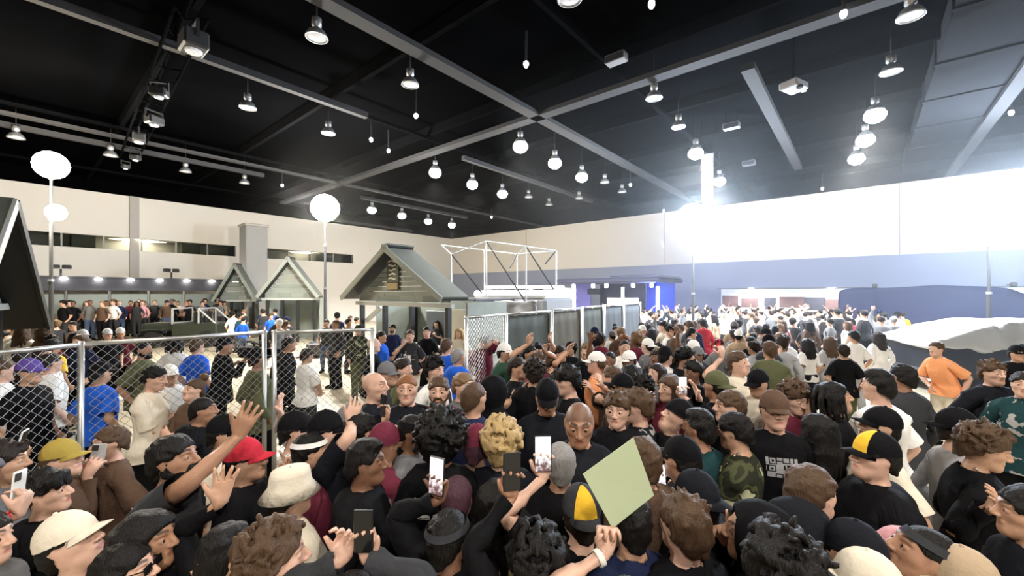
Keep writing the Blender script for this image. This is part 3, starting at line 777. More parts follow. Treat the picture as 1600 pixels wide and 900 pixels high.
lit_lab = ['lit high bay lamp just below the crossing of the two pale beams', 'lit high bay lamp right of the one at the beam crossing', 'lit high bay lamp third from the beam crossing, next to the long pale beam', 'lit high bay lamp at the left end of the row left of the beam crossing', 'lit high bay lamp in the middle of the row beside the short pale strip', 'lit high bay lamp at the right end of the row beside the short pale strip',
           'largest lit high bay lamp over the right half of the hall', 'lit high bay lamp in the middle of the slanting row of three at right', 'lit high bay lamp lowest in the slanting row of three at right', 'lit high bay lamp just left of the white hanging banner', 'lit high bay lamp just right of the white hanging banner', 'small lit lamp right of the balloon light over the far kiosk', 'small lit lamp second in the far row over the plank kiosk', 'small lit lamp third in the far row over the plank kiosk', 'small lit lamp at the right end of the far row over the plank kiosk']
off_lab = ['unlit silver high bay lamp upper left, nearest the long bright strip', 'unlit silver high bay lamp under the long bright strip at left', 'unlit silver high bay lamp between the strip end and the wide beam', 'unlit small high bay lamp below the end of the bright strip', 'unlit high bay lamp cut off by the top edge of the view', 'unlit high bay lamp under the pale beam right of centre', 'unlit high bay lamp lower right of the one under the pale beam', 'unlit high bay lamp above the slanting row of three lit ones', 'unlit high bay lamp in the upper right corner beside the beam end', 'unlit small lamp left of a pair over the plain cream wall', 'unlit small lamp right of a pair over the plain cream wall', 'unlit small lamp left of a pair under the short pale strip', 'unlit small lamp right of a pair under the short pale strip', 'unlit high bay lamp at the left edge of the hall ceiling', 'unlit small lamp over the ribbon window, left of the far balloon light', 'unlit small lamp hanging over the far kiosks at left', 'unlit small lamp left of the dark lighting truss', 'unlit tiny lamp at the end of the short pale strip']
for lst, labs, lm in ((LIT, lit_lab, PL), (OFF, off_lab, PL2)):
    for (px, py), lab in zip(lst, labs):
        p = on(px, py, 8.15); t = thing('high_bay_lamp', lab, 'ceiling lamp', tuple(p), 0, 'high bay lamps under the ceiling')
        obj('housing', PH, alu, t); obj('lens', lm, alu, t); obj('stem', PS, darksteel, t)
# small bulbs between the joists
bulb = raw_mesh('bulb', *lathe([(.02, .12), (.06, .1), (.07, .03), (.045, -.03), (.01, -.05)], 10, cap=False), True); bulb.materials.append(glow('small_bulb', (1, 1, 1), 9))
for (px, py), w in zip([(1018, 10), (822, 103), (650, 183), (580, 220), (607, 237), (1318, 25), (1580, 178), (985, 290), (1037, 330), (1285, 296), (441, 291), (768, 340)], ['near the top edge right of centre', 'alone left of the pale beam', 'near the crossing of the beams', 'left of the bulb next to the beam', 'next to the pale beam', 'on the upper right beam', 'on the duct at the right edge', 'over the cream wall', 'where beam and cream wall meet', 'at the top of the right-hand wall', 'at the end of the far left strip', 'over the plank kiosk near the corner']):
    p = on(px, py, 8.45); o = obj('spot_bulb', bulb, None, None, tuple(p)); tag(o, 'small white spot bulb under the dark ceiling, ' + w, 'bulb', 'small white bulbs under the ceiling')
    obj('socket', tubes([((0, 0, .1), (0, 0, .9))], .03, 8), darksteel, o)
# dark lighting truss with stage lamps, upper left
p0, p1 = on(300, 20, 8.45), on(200, 250, 8.45)
t = thing('lighting_truss', 'dark lighting truss hung with stage lamps, upper left of the hall', 'truss', (0, 0, 0))
for dx, dz in ((-.2, 0), (.2, 0), (0, .32)):
    obj('chord', tubes([(p0 + np.array([dx, dx, dz]), p1 + np.array([dx, dx, dz]))], .035, 6), ribs, t)
N = 14; segs = []
for i in range(N):
    a = p0 + (p1 - p0) * i / N; b = p0 + (p1 - p0) * (i + 1) / N
    segs += [(a + np.array([-.2, -.2, 0]), b + np.array([0, 0, .32])), (a + np.array([.2, .2, 0]), b + np.array([0, 0, .32]))]
o = obj('lacing', tubes(segs, .018, 4), ribs, t); o['kind'] = 'stuff'
stage = mat('stage_lamp_casing', (.03, .03, .032), .5)
for i, (f, s, w) in enumerate(((.03, .75, 'largest one at the top'), (.28, .5, 'beside the bright strip'), (.47, .55, 'double lens one in the middle'), (.62, .6, 'squat one under the middle'), (.86, .42, 'next to the far end'), (.99, .36, 'at the far end'))):
    q = p0 + (p1 - p0) * f + np.array([.12 * (-1) ** i, 0, -.08]); l = thing('stage_lamp', 'dark stage lamp under the lighting truss, ' + w, 'stage lamp', tuple(q), RU + i, 'stage lamps on the truss')
    obj('casing', box((0, 0, -.32 * s - .12), (s * .8, s * .6, s * .5), 0, .04), stage, l)
    obj('yoke', join([box((-s * .43, 0, -.22 * s), (.03, .06, s * .5)), box((s * .43, 0, -.22 * s), (.03, .06, s * .5)), box((0, 0, -.01), (s * .9, .06, .03))]), darksteel, l)
    obj('lens', lathe([(s * .22, 0), (s * .2, -.04), (.01, -.05)], 12, (0, 0, -.57 * s - .12), cap=False), lens_off, l)
# projector on a drop pole and two small cameras, right
q = on(1240, 135, 8.1); t = thing('projector', 'small grey projector on a bracket under the ceiling at right', 'projector', tuple(q), .5)
obj('casing', box((0, 0, 0), (.6, .45, .2), 0, .03), mat('projector_grey', (.3, .3, .31), .5), t); obj('lens', lathe([(.07, 0), (.08, .06), (.06, .07)], 12, (-.1, -.2, -.15)), darksteel, t); obj('drop_pole', tubes([((0, 0, .1), (0, 0, 1.3))], .04, 8), ribs, t); obj('side_bracket', box((.45, 0, .05), (.35, .12, .08), .3), mat('projector_grey', (.3, .3, .31)), t)
for (px, py), w in (((1143, 197), 'left of the long tilted strip'), ((963, 92), 'high up right of centre'), ((1170, 255), 'under the long tilted strip')):
    q = on(px, py, 8.9); t = thing('ceiling_speaker', 'boxy grey loudspeaker under the dark ceiling, ' + w, 'speaker', tuple(q), RU, 'ceiling loudspeakers')
    obj('cabinet', box((0, 0, 0), (.55, .3, .22), 0, .02), mat('speaker_grey', (.16, .16, .17), .6), t); obj('grille', box((0, -.16, -.02), (.5, .02, .17)), darksteel, t); obj('hanger', tubes([((-.2, 0, .1), (-.2, 0, .55)), ((.2, 0, .1), (.2, 0, .55))], .012, 5), ribs, t)
# hanging banner and an empty banner frame
q = at(1105, 278, 16.0); t = thing('hanging_banner', 'tall narrow white banner hanging in front of the bright mast light', 'banner', tuple(q), RU)
obj('cloth', box((0, 0, 0), (.42, .02, 1.75), 0, .005), mat('white_banner_cloth', (.8, .8, .8), .8, noise=.04, nscale=3), t); obj('rod', tubes([((-.25, 0, .9), (.25, 0, .9)), ((-.25, 0, -.88), (.25, 0, -.88))], .02, 6), alu, t); obj('cord', tubes([((-.2, 0, .9), (-.2, 0, 2.4)), ((.2, 0, .9), (.2, 0, 2.4))], .008, 4), ribs, t)
bx_, by_ = 26.7, .3; q = hp(21.6, .35, 0); q = at(1160, 386, 28.2); t = thing('banner_frame', 'slim grey outlined banner fixed high on the cream wall right of the mast', 'banner', tuple(q), RU)
obj('frame', join([box((-.13, 0, 0), (.05, .06, 2.3)), box((.13, 0, -.1), (.05, .06, 2.1)), box((0, 0, -1.15), (.3, .06, .05)), box((0, 0, 1.1), (.3, .06, .05))]), alu, t); obj('cloth', box((0, 0, 0), (.22, .015, 2.15)), cream, t)
# exit-sign like plate and speaker on wall
# light masts; balloon lamps made as large as the lamps' glare
mastpaint = mat('mast_dark_paint', (.05, .05, .052), .5, .3)
mast_lab = ['tall light mast with two glowing balloon lamps beside the left kiosk', 'light mast with one glowing balloon lamp behind the plank kiosk', 'light mast with a blazing balloon lamp before the cream wall, right of the blue booth', 'light mast with the brightest balloon lamp, far right above the covered car']
for (px, pys, Y, c, w, r), lab in zip(MASTS, mast_lab):
    b = at(px, HZ, Y); t = thing('light_mast', lab, 'light mast', (b[0], b[1], 0))
    top = at(px, pys[0], Y)[2]
    obj('base_trailer', box((0, 0, .35), (1.3, .8, .5), .3, .06), mastpaint, t); obj('leg', tubes([((-.9, -.6, .06), (.9, .6, .06)), ((-.9, .6, .06), (.9, -.6, .06))], .04, 6), mastpaint, t)
    z = .6
    for i, (rr, h) in enumerate(((.085, .4), (.065, .72), (.045, 1.0))):
        z1 = .6 + (top - .6) * h; obj('mast_section', tubes([((0, 0, z), (0, 0, z1 - (r if h == 1 else 0) * .6))], rr * .7, 10), mastpaint, t)
        obj('collar', lathe([(rr * .7 + .02, -.04), (rr * .7 + .02, .04)], 10, (0, 0, z1 if h < 1 else z1 - r), cap=True), alu, t); z = z1
    for k, py in enumerate(pys):
        zz = at(px, py, Y)[2]; rr = r * (1 if k == 0 else .6)
        obj('balloon_lamp', lathe([(rr * math.cos(a) + .001, rr * math.sin(a)) for a in np.linspace(-1.45, 1.45, 9)], 18, (0 if k == 0 else .15, 0, zz), cap=False), glow('balloon_%d' % (MASTS.index((px, pys, Y, c, w, r))), c, 60), t, smooth=True)
# ------------------------------------------------------------------ plank kiosks
plank = [mat('green_grey_plank_%d' % i, c, .75, noise=.18, nscale=2.2, bump=.3, bscale=18) for i, c in enumerate(((.25, .28, .245), (.22, .25, .215), (.28, .30, .265), (.20, .23, .205)))]
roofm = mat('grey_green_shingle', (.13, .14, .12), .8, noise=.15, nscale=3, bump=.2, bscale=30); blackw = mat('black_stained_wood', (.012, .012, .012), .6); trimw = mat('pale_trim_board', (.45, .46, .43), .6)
paleply = mat('pale_plywood', (.50, .45, .35), .7, noise=.08, nscale=3)
def kiosk(pos, front, W=5.1, D=4.0, eave=2.3, peak=4.15, label='', rows=9, detail=True, rd=None, dark=False, skirt=0., oh=.5):
    """gabled stall; the local front looks along -y"""
    t = thing('kiosk', label, 'kiosk', (pos[0], pos[1], 0), math.atan2(front[1], front[0]) + math.pi / 2, 'gabled market kiosks')
    hw = W / 2; sl = math.atan2(peak - eave, hw); rng = random.Random(len(label))
    for i in range(rows):
        z0 = eave + (peak - eave) * i / rows; z1 = eave + (peak - eave) * (i + 1) / rows - .02; w0 = hw * (1 - i / rows) - .03; w1 = hw * (1 - (i + 1) / rows) - .03 + .012
        cuts = [-1, 1] if i >= rows - 3 or not detail else [-1, rng.uniform(-.5, -.2), rng.uniform(.1, .5), 1]
        for k in range(len(cuts) - 1):
            a0, a1 = cuts[k], cuts[k + 1]; g = .008; y0, y1 = -.05 - rng.uniform(0, .015), 0
            pts = [(w0 * a0 + g, z0), (w0 * a1 - g, z0), (max(w1, .02) * a1 - g * (w1 > .1), z1), (max(w1, .02) * a0 + g * (w1 > .1), z1)]
            V = [(x, y, z) for y in (y0, y1) for x, z in pts]
            obj('gable_board', (V, [(0, 1, 2, 3), (7, 6, 5, 4), (0, 4, 5, 1), (1, 5, 6, 2), (2, 6, 7, 3), (3, 7, 4, 0)]), rng.choice(plank), t)
    ov = .55
    for s in (-1, 1):
        L = math.hypot(hw + .5, (hw + oh) * math.tan(sl)); cx = s * (hw + oh) / 2; cz = peak - (hw + oh) / 2 * math.tan(sl) + .07
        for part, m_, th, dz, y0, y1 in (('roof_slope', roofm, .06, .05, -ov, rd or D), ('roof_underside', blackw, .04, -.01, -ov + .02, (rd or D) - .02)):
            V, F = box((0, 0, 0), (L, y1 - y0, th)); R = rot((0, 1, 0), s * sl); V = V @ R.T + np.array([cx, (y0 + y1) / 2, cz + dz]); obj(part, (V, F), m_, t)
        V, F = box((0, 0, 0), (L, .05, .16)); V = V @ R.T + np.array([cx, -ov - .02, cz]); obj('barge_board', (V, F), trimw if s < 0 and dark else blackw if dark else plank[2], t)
    if skirt:
        for k in range(4): obj('gable_board', box((-hw + W * (k + .5) / 4, -.03, eave - skirt / 2 + .01), (W / 4 - .012, .05, skirt - .02)), plank[k], t)
        eave -= skirt
    obj('front_beam', box((0, -.05, eave - .06), (W + .3, .14, .12)), trimw, t)
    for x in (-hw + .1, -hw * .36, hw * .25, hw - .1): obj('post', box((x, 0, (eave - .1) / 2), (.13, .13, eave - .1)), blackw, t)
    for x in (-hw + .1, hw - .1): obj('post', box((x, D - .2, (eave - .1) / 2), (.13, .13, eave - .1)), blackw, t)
    for x0, x1, nme in ((-hw, hw, 'back_wall'),):
        obj(nme, box((0, D - .1, eave / 2), (W, .06, eave)), plank[1], t)
    obj('side_wall', box((-hw, D * .6, eave / 2), (.06, D * .7, eave)), plank[0], t); obj('side_wall', box((hw, D * .6, eave / 2), (.06, D * .7, eave)), plank[2], t)
    if detail:
        obj('counter', box((hw * .1, .35, 1.0), (W * .6, .5, .06)), trimw, t); obj('counter_front', box((hw * .1, .2, .5), (W * .6, .05, .95)), plank[3], t)
        obj('inner_panel', box((hw * .62, 1.2, 1.25), (W * .32, .05, 1.7)), paleply, t)
        V, F = box((0, 0, 0), (1.0, .1, .12)); V = V @ rot((0, 1, 0), -.5).T + np.array([-hw + .65, .1, eave - .42]); obj('brace', (V, F), trimw, t)
        for k, (x0, x1) in enumerate(((-hw * .30, hw * .2),)): obj('menu_screen', box((0 - .1, 1.5, 1.35), (1.0, .06, 1.3), 0, .01), mat('dull_screen', (.12, .13, .14), .3), t)
        s = obj('sign_board', box((-.25, -.10, eave + skirt + .70), (.62, .05, 1.05), 0, .01), mat('olive_sign', (.10, .11, .07), .7), t)
        wv = []
        for r in range(5):
            zz = eave + skirt + 1.07 - r * .135; m = 7
            for q in range(m - 1):
                x0, x1 = -.43 + q * .06, -.43 + (q + 1) * .06; a = lambda x: zz + .02 * math.sin(x * 16 + r * 1.7); wv.append(((x0, -.13, a(x0)), (x1, -.13, a(x1))))
            obj('letter_stroke', tubes(wv, .024, 5), mat('white_letter_paint', (.85, .85, .8), .6), s); wv = []
        obj('gold_plate', box((-.25, -.128, eave + skirt + .29), (.56, .012, .2)), mat('dull_gold', (.35, .26, .10), .5), s); obj('gold_rule', box((-.25, -.128, eave + skirt + .41), (.56, .012, .03)), mat('dark_brown_rule', (.05, .03, .02), .6), s)
    return t
FV = (VX, VY); FU = (UX, UY)
kiosk((-3.43, 12.8), FV, W=4.6, D=2.4, eave=2.52, peak=3.86, rd=.4, skirt=.2, oh=.15, label='large green-grey plank kiosk with a striped sign on its gable')
kiosk((at(455, 458, 22)[0], 22.0), (.18, -.98), W=2.5, D=2.4, eave=2.6, peak=4.3, rd=.45, skirt=.25, oh=.15, label='smaller far plank kiosk behind the light mast, left of the large one', rows=7, detail=False)
kiosk((at(372, 458, 25.2)[0], 25.2), (.22, -.975), W=1.9, D=2.0, rd=.45, skirt=.2, oh=.15, eave=2.4, peak=4.2, label='farthest plank kiosk beside the grey pillar', rows=6, detail=False)
kiosk((-9.02, 6.85), (.8, .6), W=2.9, D=4, eave=2.4, peak=4.1, dark=True, label='dark kiosk with a pale barge board cut off by the left edge', rows=8, detail=False)
# ------------------------------------------------------------------ chain link fences
wire = mat('fence_wire', (.34, .34, .33), .5, .5)
def chain(L, z0, z1, pitch, r=.0022):
    nx = int(L / (pitch / 2)); nz = int((z1 - z0) / (pitch / 2)); V = []; F = []; hx = L / nx; hz = (z1 - z0) / nz
    for i in range(nx):
        pts = []
        for k in range(nz + 1): pts.append(((i + (k + i) % 2) * hx, .004 * (1 if (k + i) % 2 else -1), z0 + k * hz))
        b = len(V)
        for p in pts: V += [(p[0] - r * 1.3, p[1] - r, p[2]), (p[0] + r * 1.3, p[1] - r, p[2]), (p[0], p[1] + r * 1.3, p[2])]
        for k in range(nz):
            for q in range(3): a, c = b + 3 * k + q, b + 3 * k + (q + 1) % 3; F.append((a, c, c + 3, a + 3))
    return np.array(V), np.array(F)
def fence_panel(p, q, h, label, pitch=.085, screen=None, wr=.0032, post_r=.026, mid=False, first=True):
    p, q = np.array(p[:2], float), np.array(q[:2], float); L = float(np.linalg.norm(q - p)); a = math.atan2(*(q - p)[::-1])
    t = thing('fence_panel', label, 'fence', (p[0], p[1], 0), a, 'temporary fence panels')
    for x, dx in ((0, .03), (L, -.03))[0 if first else 1:]:
        obj('post', tubes([((x + dx, 0, .02), (x + dx, 0, h))], post_r, 10), galv, t, smooth=True)
    for z in (h - .03, .15) + ((h * .5,) if mid else ()): obj('rail', tubes([((0, 0, z), (L, 0, z))], post_r * .8, 8), galv, t, smooth=True)
    for x in (.12, L - .12): obj('foot', box((x, 0, .03), (.09, .7, .06), 0, .01), darksteel, t)
    if screen:
        n = 26; V = []; F = []
        for i in range(n + 1):
            for k in range(7): V.append((L * i / n, .035 + .006 * math.sin(i * .9 + k * .7), .2 + (h - .26) * k / 6 - (.02 * abs(math.sin(i * .8)) if k == 6 else 0)))
        for i in range(n):
            for k in range(6): A0 = i * 7 + k; F.append((A0, A0 + 7, A0 + 8, A0 + 1))
        o = obj('privacy_screen', (V, F), screen, t, smooth=True); sm = o.modifiers.new('thickness', 'SOLIDIFY'); sm.thickness = .004
    if pitch: m = obj('chain_mesh', chain(L - .06, .16, h - .05, pitch, wr), wire, t, (.03, 0, 0)); m['kind'] = 'stuff'
    return t
FH = 2.14
def top_at(px, py, h=FH):
    Y = (EYE - h) * FPX / (py - HZ); return at(px, py, Y)[:2]
F0, F1, F2, F3, F4 = top_at(-70, 552), top_at(132, 533), top_at(417, 515), top_at(424, 516), top_at(585, 511.5)
fence_panel(F0, F1, FH, 'nearest chain link fence panel, cut by the left edge', wr=.0022)
fence_panel(F1, F2, FH, 'long chain link fence panel between the two thick posts at left', wr=.0022, first=False)
fence_panel(F3, F4, FH, 'chain link fence panel before the bright floor, left of the kiosk queue', wr=.0022)
scr_olive = mat('olive_fence_screen', (.06, .065, .05), .85, noise=.2, nscale=2); scr_dark = mat('slate_fence_screen', (.05, .055, .062), .85, noise=.2, nscale=2); scr_brown = mat('brown_fence_screen', (.09, .075, .05), .85, noise=.25, nscale=2)
G = [top_at(727, 494, 2.2), top_at(790, 489, 2.2)]
GE = np.array([5.05, 16.3]); g1 = G[1]
fence_panel(G[0], G[1], 2.2, 'short chain link fence panel right of the kiosk', wr=.0035, post_r=.03)
cuts = [0, .21, .40, .58, .78, 1.0]; scrs = [scr_olive, scr_brown, scr_olive, scr_dark, scr_dark]
labs = ['olive screened fence panel next to the chain link corner', 'brown screened fence panel, second from the corner', 'olive screened fence panel, third from the corner', 'slate screened fence panel, second from the far end', 'slate screened fence panel at the far end before the blue booth']
for i in range(5):
    fence_panel(g1 + (GE - g1) * cuts[i], g1 + (GE - g1) * (cuts[i + 1] - .004), 2.2 + .06 * i / 4, labs[i], None, scrs[i], post_r=.03)
# ------------------------------------------------------------------ truss tower, container and trailer behind the kiosk
t = thing('scaffold_frame', 'slender steel scaffold frame with diagonal braces behind the kiosk', 'scaffold', (0, 0, 0))
fr = {k: at(*v) for k, v in dict(a=(760, 377, 17), b=(822, 385, 17), c=(757, 391, 20), d=(808, 397, 20), e=(869, 392, 19), f=(706, 398, 17), g=(690, 383, 20)).items()}
for k in 'abcdef': p = fr[k]; obj('upright', tubes([(p, (p[0], p[1], .02))], .032, 8), galv, t)
for k, l in ('ab', 'cd', 'ac', 'bd', 'be', 'af', 'de', 'cg', 'fg'): obj('top_tube', tubes([(fr[k], fr[l])], .026, 8), alu, t)
for a, b in ((fr['a'], at(820, 470, 16.4)), (fr['b'], at(865, 452, 17)), (fr['f'], at(753, 458, 16.6)), (fr['d'] , at(797, 418, 19)), (fr['e'], at(852, 412, 18.5))): obj('brace', tubes([(a, b)], .03, 8), darksteel, t)
t = thing('container', 'dark site container between the kiosk and the fence', 'container', (at(745, 458, 17.5)[0], 17.5, 0), RU)
obj('shell', box((0, 0, 1.2), (2.2, 2.4, 2.4), 0, .04), mat('container_dark', (.02, .022, .028), .6), t); obj('door_rib', box((-.5, -1.22, 1.2), (.06, .04, 2.2)), darksteel, t); obj('door_rib', box((.5, -1.22, 1.2), (.06, .04, 2.2)), darksteel, t)
t = thing('camper_trailer', 'white camper trailer with a grey draped side behind the fence', 'trailer', (at(815, 458, 19.0)[0], 19.0, 0), RU)
wpaint = mat('white_trailer_paint', (.72, .73, .74), .4)
obj('body', box((0, 0, 1.45), (4.2, 2.2, 1.9), 0, .12), mat('trailer_grey', (.13, .135, .14), .5), t); obj('roof_cap', box((0, 0, 2.55), (4.2, 2.2, .34), 0, .12), wpaint, t); obj('roof_rack', box((.1, 0, 2.85), (3.4, 1.7, .16), 0, .05), wpaint, t)
for x in (-1.1, -.3, .5, 1.3): obj('roof_vent', box((x, -.5, 2.8), (.35, .35, .14), 0, .03), mat('vent_dark', (.08, .08, .085), .5), t)
for x in (-1.1, 1.1): obj('wheel', lathe([(.3, -.1), (.33, -.06), (.33, .06), (.3, .1)], 16, (0, 0, 0)), blackw, t, (x, -1.0, .34)).rotation_euler = (math.pi / 2, 0, 0)
obj('window', box((-.9, -1.11, 1.9), (.9, .03, .6), 0, .01), mat('dark_window', (.02, .02, .025), .1), t)
f = Field(axis((-1.8, 1.85, .06)), axis((-.3, .35, .05)), axis((-.1, 1.6, .06))); f.trunk([(0, 1.5, .10, 0), (1.3, 1.4, .12, 0)], .02); f.noise(.05, 7, 3); f.noise(.02, 16, 4)
V, F = f.net(); tag(obj('grey_tarpaulin', (V, F), mat('grey_canvas', (.16, .16, .17), .8, noise=.1, nscale=3), None, (at(797, 458, 16.2)[0], 16.2, .98), RU, True), 'crumpled grey tarpaulin draped behind the fence beside the container', 'tarpaulin')
# ------------------------------------------------------------------ blue booth, bright backdrop, dark float
t = thing('blue_booth', 'open booth with a dark flat roof, blue side panels and glowing light tubes', 'booth', (at(966, 458, 26)[0], 26.0, 0), RU)
navy = mat('navy_roof', (.05, .055, .10), .6); bluep = mat('royal_blue_panel', (.02, .06, .55), .5); purp = mat('violet_panel', (.14, .13, .38), .6)
obj('roof', box((0, 0, 3.35), (6.6, 4.0, .28), 0, .08), navy, t); obj('roof', box((1.9, -.3, 3.5), (3.0, 3.4, .22), 0, .08), navy, t)
obj('back_panel', box((-.6, 1.8, 1.6), (3.2, .08, 3.2)), mat('booth_dark', (.05, .05, .07), .6), t); obj('blue_panel', box((2.2, 1.2, 1.6), (1.7, .08, 3.2)), bluep, t); obj('blue_panel', box((3.0, -.2, 1.6), (.08, 2.6, 3.2)), bluep, t); obj('violet_panel', box((-2.6, .2, 1.6), (1.1, .08, 3.2)), purp, t)
tube = glow('blue_white_light_tube', (.55, .68, 1.0), 14)
for x, y in ((-2.2, -1.6), (1.05, -1.6), (3.1, -1.6)): obj('light_tube', tubes([((x, y, .8), (x, y, 2.95))], .085, 10), tube, t)
for x in (-2.5, -1.1, -.2, 1.5, 2.6): obj('spot_lamp', join([box((x, -1.2, 3.05), (.2, .2, .25), .3, .03)]), glow('booth_mark_glow', (.85, .9, 1), 5), t)  # added glowing boxes in place of bright sign marks
obj('lit_shelf', box((.0, .6, 2.05), (2.0, .3, .5)), glow('pink_white_display', (1, .85, .88), 1.6), t); obj('speaker_box', box((-1.3, -.6, 2.7), (.9, .4, .35), 0, .03), darksteel, t)
q = hp(0, 0); q = at(1000, 452, 25.0); lamp('booth_light', 'AREA', (q[0] + .8, q[1], 2.9), 260, (.25, .35, 1.0), 1.6, (q[0] + 1.5, q[1] - 3, 0)); lamp('booth_light', 'POINT', (at(1050, 470, 25.5)[0], 25.5, 2.3), 160, (.2, .32, 1.0), .2)
whitew = mat('white_exhibit_wall', (.86, .87, .9), .6); pic = [mat('picture_%d' % i, c, .6, noise=.4, nscale=5) for i, c in enumerate(((.12, .10, .10), (.08, .08, .10), (.22, .13, .12), (.10, .12, .15)))]
def backdrop(a0, a1, b, z, label, pics):
    t = thing('exhibit_wall', label, 'backdrop', hp((a0 + a1) / 2, b), RU, 'white exhibit walls'); L = a1 - a0; k = max(1, round(L / 2.4))
    for i in range(k): obj('wall_panel', box((-L / 2 + L * (i + .5) / k, 0, z / 2), (L / k - .015, .1, z), 0, .01), whitew, t)
    obj('lamp_rail', tubes([((-L / 2, -1.0, z + .05), (L / 2, -1.0, z + .05))], .03, 6), alu, t)
    for i in range(max(1, k // 2)):
        x = -L / 2 + L * (i + .5) / max(1, k // 2); obj('rail_arm', tubes([((x, 0, z), (x, -1.0, z + .05))], .02, 5), alu, t)
    rg = random.Random(int(a0 * 7))
    for i in range(pics):
        x = -L / 2 + L * (i + .5) / pics; w = rg.uniform(.5, 1.3); pf = obj('picture', box((x, -.07, 1.95 + rg.uniform(-.1, .15)), (w, .03, rg.uniform(.5, .8))), rg.choice(pic), t)
    for i in range(max(1, int(L / 3))):
        x = -L / 2 + L * (i + .5) / max(1, int(L / 3)); ax, ay = hp((a0 + a1) / 2 + x, b + 1.2)[:2]; tx, ty = hp((a0 + a1) / 2 + x, b)[:2]; lamp('picture_light', 'SPOT', (ax, ay, z + .02), 260, (.95, .97, 1), .1, (tx, ty, 1.4), 120, .5)  # added spots without fixtures, to brighten the white wall
backdrop(27.6, 35.4, .9, 2.85, 'long bright white exhibit wall with small framed pictures behind the far crowd', 7)
backdrop(38.6, 44.5, .9, 2.85, 'bright white exhibit wall at the far right behind the dark float', 2)
backdrop(11.0, 17.0, 1.2, 3.05, 'bright white exhibit wall left of the blue booth', 1)
t = thing('dark_float', 'long low parade float under navy cloth with two spot lit patches', 'float', (at(1466, 458, 19.6)[0], 19.6, 0), RU)
f = Field(axis((-4.2, 4.25, .14)), axis((-1.7, 1.75, .14)), axis((.0, 3.4, .12)))
def loft(f):
    q, g = f.sl((-9, -9, -9), (9, 9, 9)); X, Yy, Z = g; zt = np.interp(X, [-3.6, -3.2, 0, 2.0, 3.1, 3.7], [2.75, 2.85, 2.95, 2.8, 2.2, 1.2]); w = 1.35
    e = np.maximum(np.maximum(np.abs(X) - 3.65, np.abs(Yy) - w), np.maximum(Z - zt, .1 - Z)); f.put(q, (e + 0 * X + 0 * Yy + 0 * Z).astype(np.float32), .25)
loft(f); f.noise(.03, 3, 2); V, F = f.net()
obj('cloth', (V, F), mat('navy_float_cloth', (.02, .026, .065), .8, noise=.1, nscale=2), t, smooth=True); obj('skirt_board', box((0, -1.42, .5), (7.0, .06, .8)), darksteel, t)
for x in (-2.3, 1.9):
    obj('spot_lamp', box((x, -2.2, 2.95), (.18, .26, .18), 0, .03), stage, t); obj('lamp_arm', tubes([((x, -2.2, 2.95), (x, -1.2, 2.95))], .02, 5), darksteel, t)
    wx = t.location.x + x * math.cos(RU) + 2.3 * math.sin(RU); wy = t.location.y + x * math.sin(RU) - 2.3 * math.cos(RU)
    lamp('float_light', 'SPOT', (wx, wy, 2.85), 70, (.7, .82, 1), .06, (wx - .75 * math.sin(-RU) * -1 * -1, wy + .9 * math.cos(RU), 2.2), 75, .6)
# ------------------------------------------------------------------ covered car at right, open jeep at left
def wheel(parent, x, y, r=.36, w=.22):
    o = obj('wheel', lathe([(r * .6, -w / 2), (r * .95, -w / 2), (r, -w / 4), (r, w / 4), (r * .95, w / 2), (r * .6, w / 2)], 20), blackw, parent, (x, y, r)); o.rotation_euler = (math.pi / 2, 0, 0)
    obj('hub', lathe([(r * .55, -w * .42), (r * .6, 0), (r * .55, w * .42)], 12), alu, o)
def car_body(prof, L, wid, z0, seed=0, nz=0.0, h=.07, inset=.12):
    f = Field(axis((-L / 2 - .3, L / 2 + .35, h)), axis((-wid / 2 - .3, wid / 2 + .35, h)), axis((z0 - .3, 2.5, h)))
    q, g = f.sl((-9, -9, -9), (9, 9, 9)); X, Yy, Z = g; zt = np.interp(X, prof[0], prof[1]); taper = np.clip((Z - 1.0) / .9, 0, 1) * inset
    e = np.maximum(np.maximum(np.abs(X) - L / 2, np.abs(Yy) - wid / 2 + taper), np.maximum(Z - zt, z0 - Z)); f.put(q, (e + 0 * X + 0 * Yy).astype(np.float32), .22)
    if nz: f.noise(nz, 5, seed); f.noise(nz * .5, 11, seed + 1)
    return f
cp = np.array([13.3, 11.3, 0]); t = thing('covered_car', 'large dark car at far right half hidden under a pale tarp', 'car', (cp[0], cp[1], 0), math.radians(-8))
prof = ([-2.4, -1.9, -1.4, -.6, 1.2, 1.9, 2.4], [1.25, 1.45, 1.62, 1.78, 1.78, 1.5, 1.15])
V, F = car_body(prof, 4.7, 1.95, .35).net(); obj('body', (V, F), mat('dark_car_paint', (.02, .022, .03), .3, .2), t, smooth=True)
for x in (-1.5, 1.5):
    for y in (-.85, .85): wheel(t, x, y)
obj('bumper', box((-2.35, 0, .5), (.16, 1.8, .25), 0, .05), darksteel, t); obj('side_step', box((0, -1.0, .38), (2.2, .12, .06), 0, .02), darksteel, t)
f = car_body(([-2.6, -1.9, -1.4, -.6, 1.2, 1.9, 2.6], [1.29, 1.50, 1.68, 1.85, 1.85, 1.57, 1.25]), 5.0, 2.14, .2, 9, .022, h=.05)
q, g = f.sl((-9, -9, -9), (9, 9, 9)); lim = 1.22 + .10 * np.sin(g[0] * 1.7 + 1) + .05 * np.sin(g[0] * 5.1 + g[1] * 2) + .03 * np.sin(g[0] * 11)
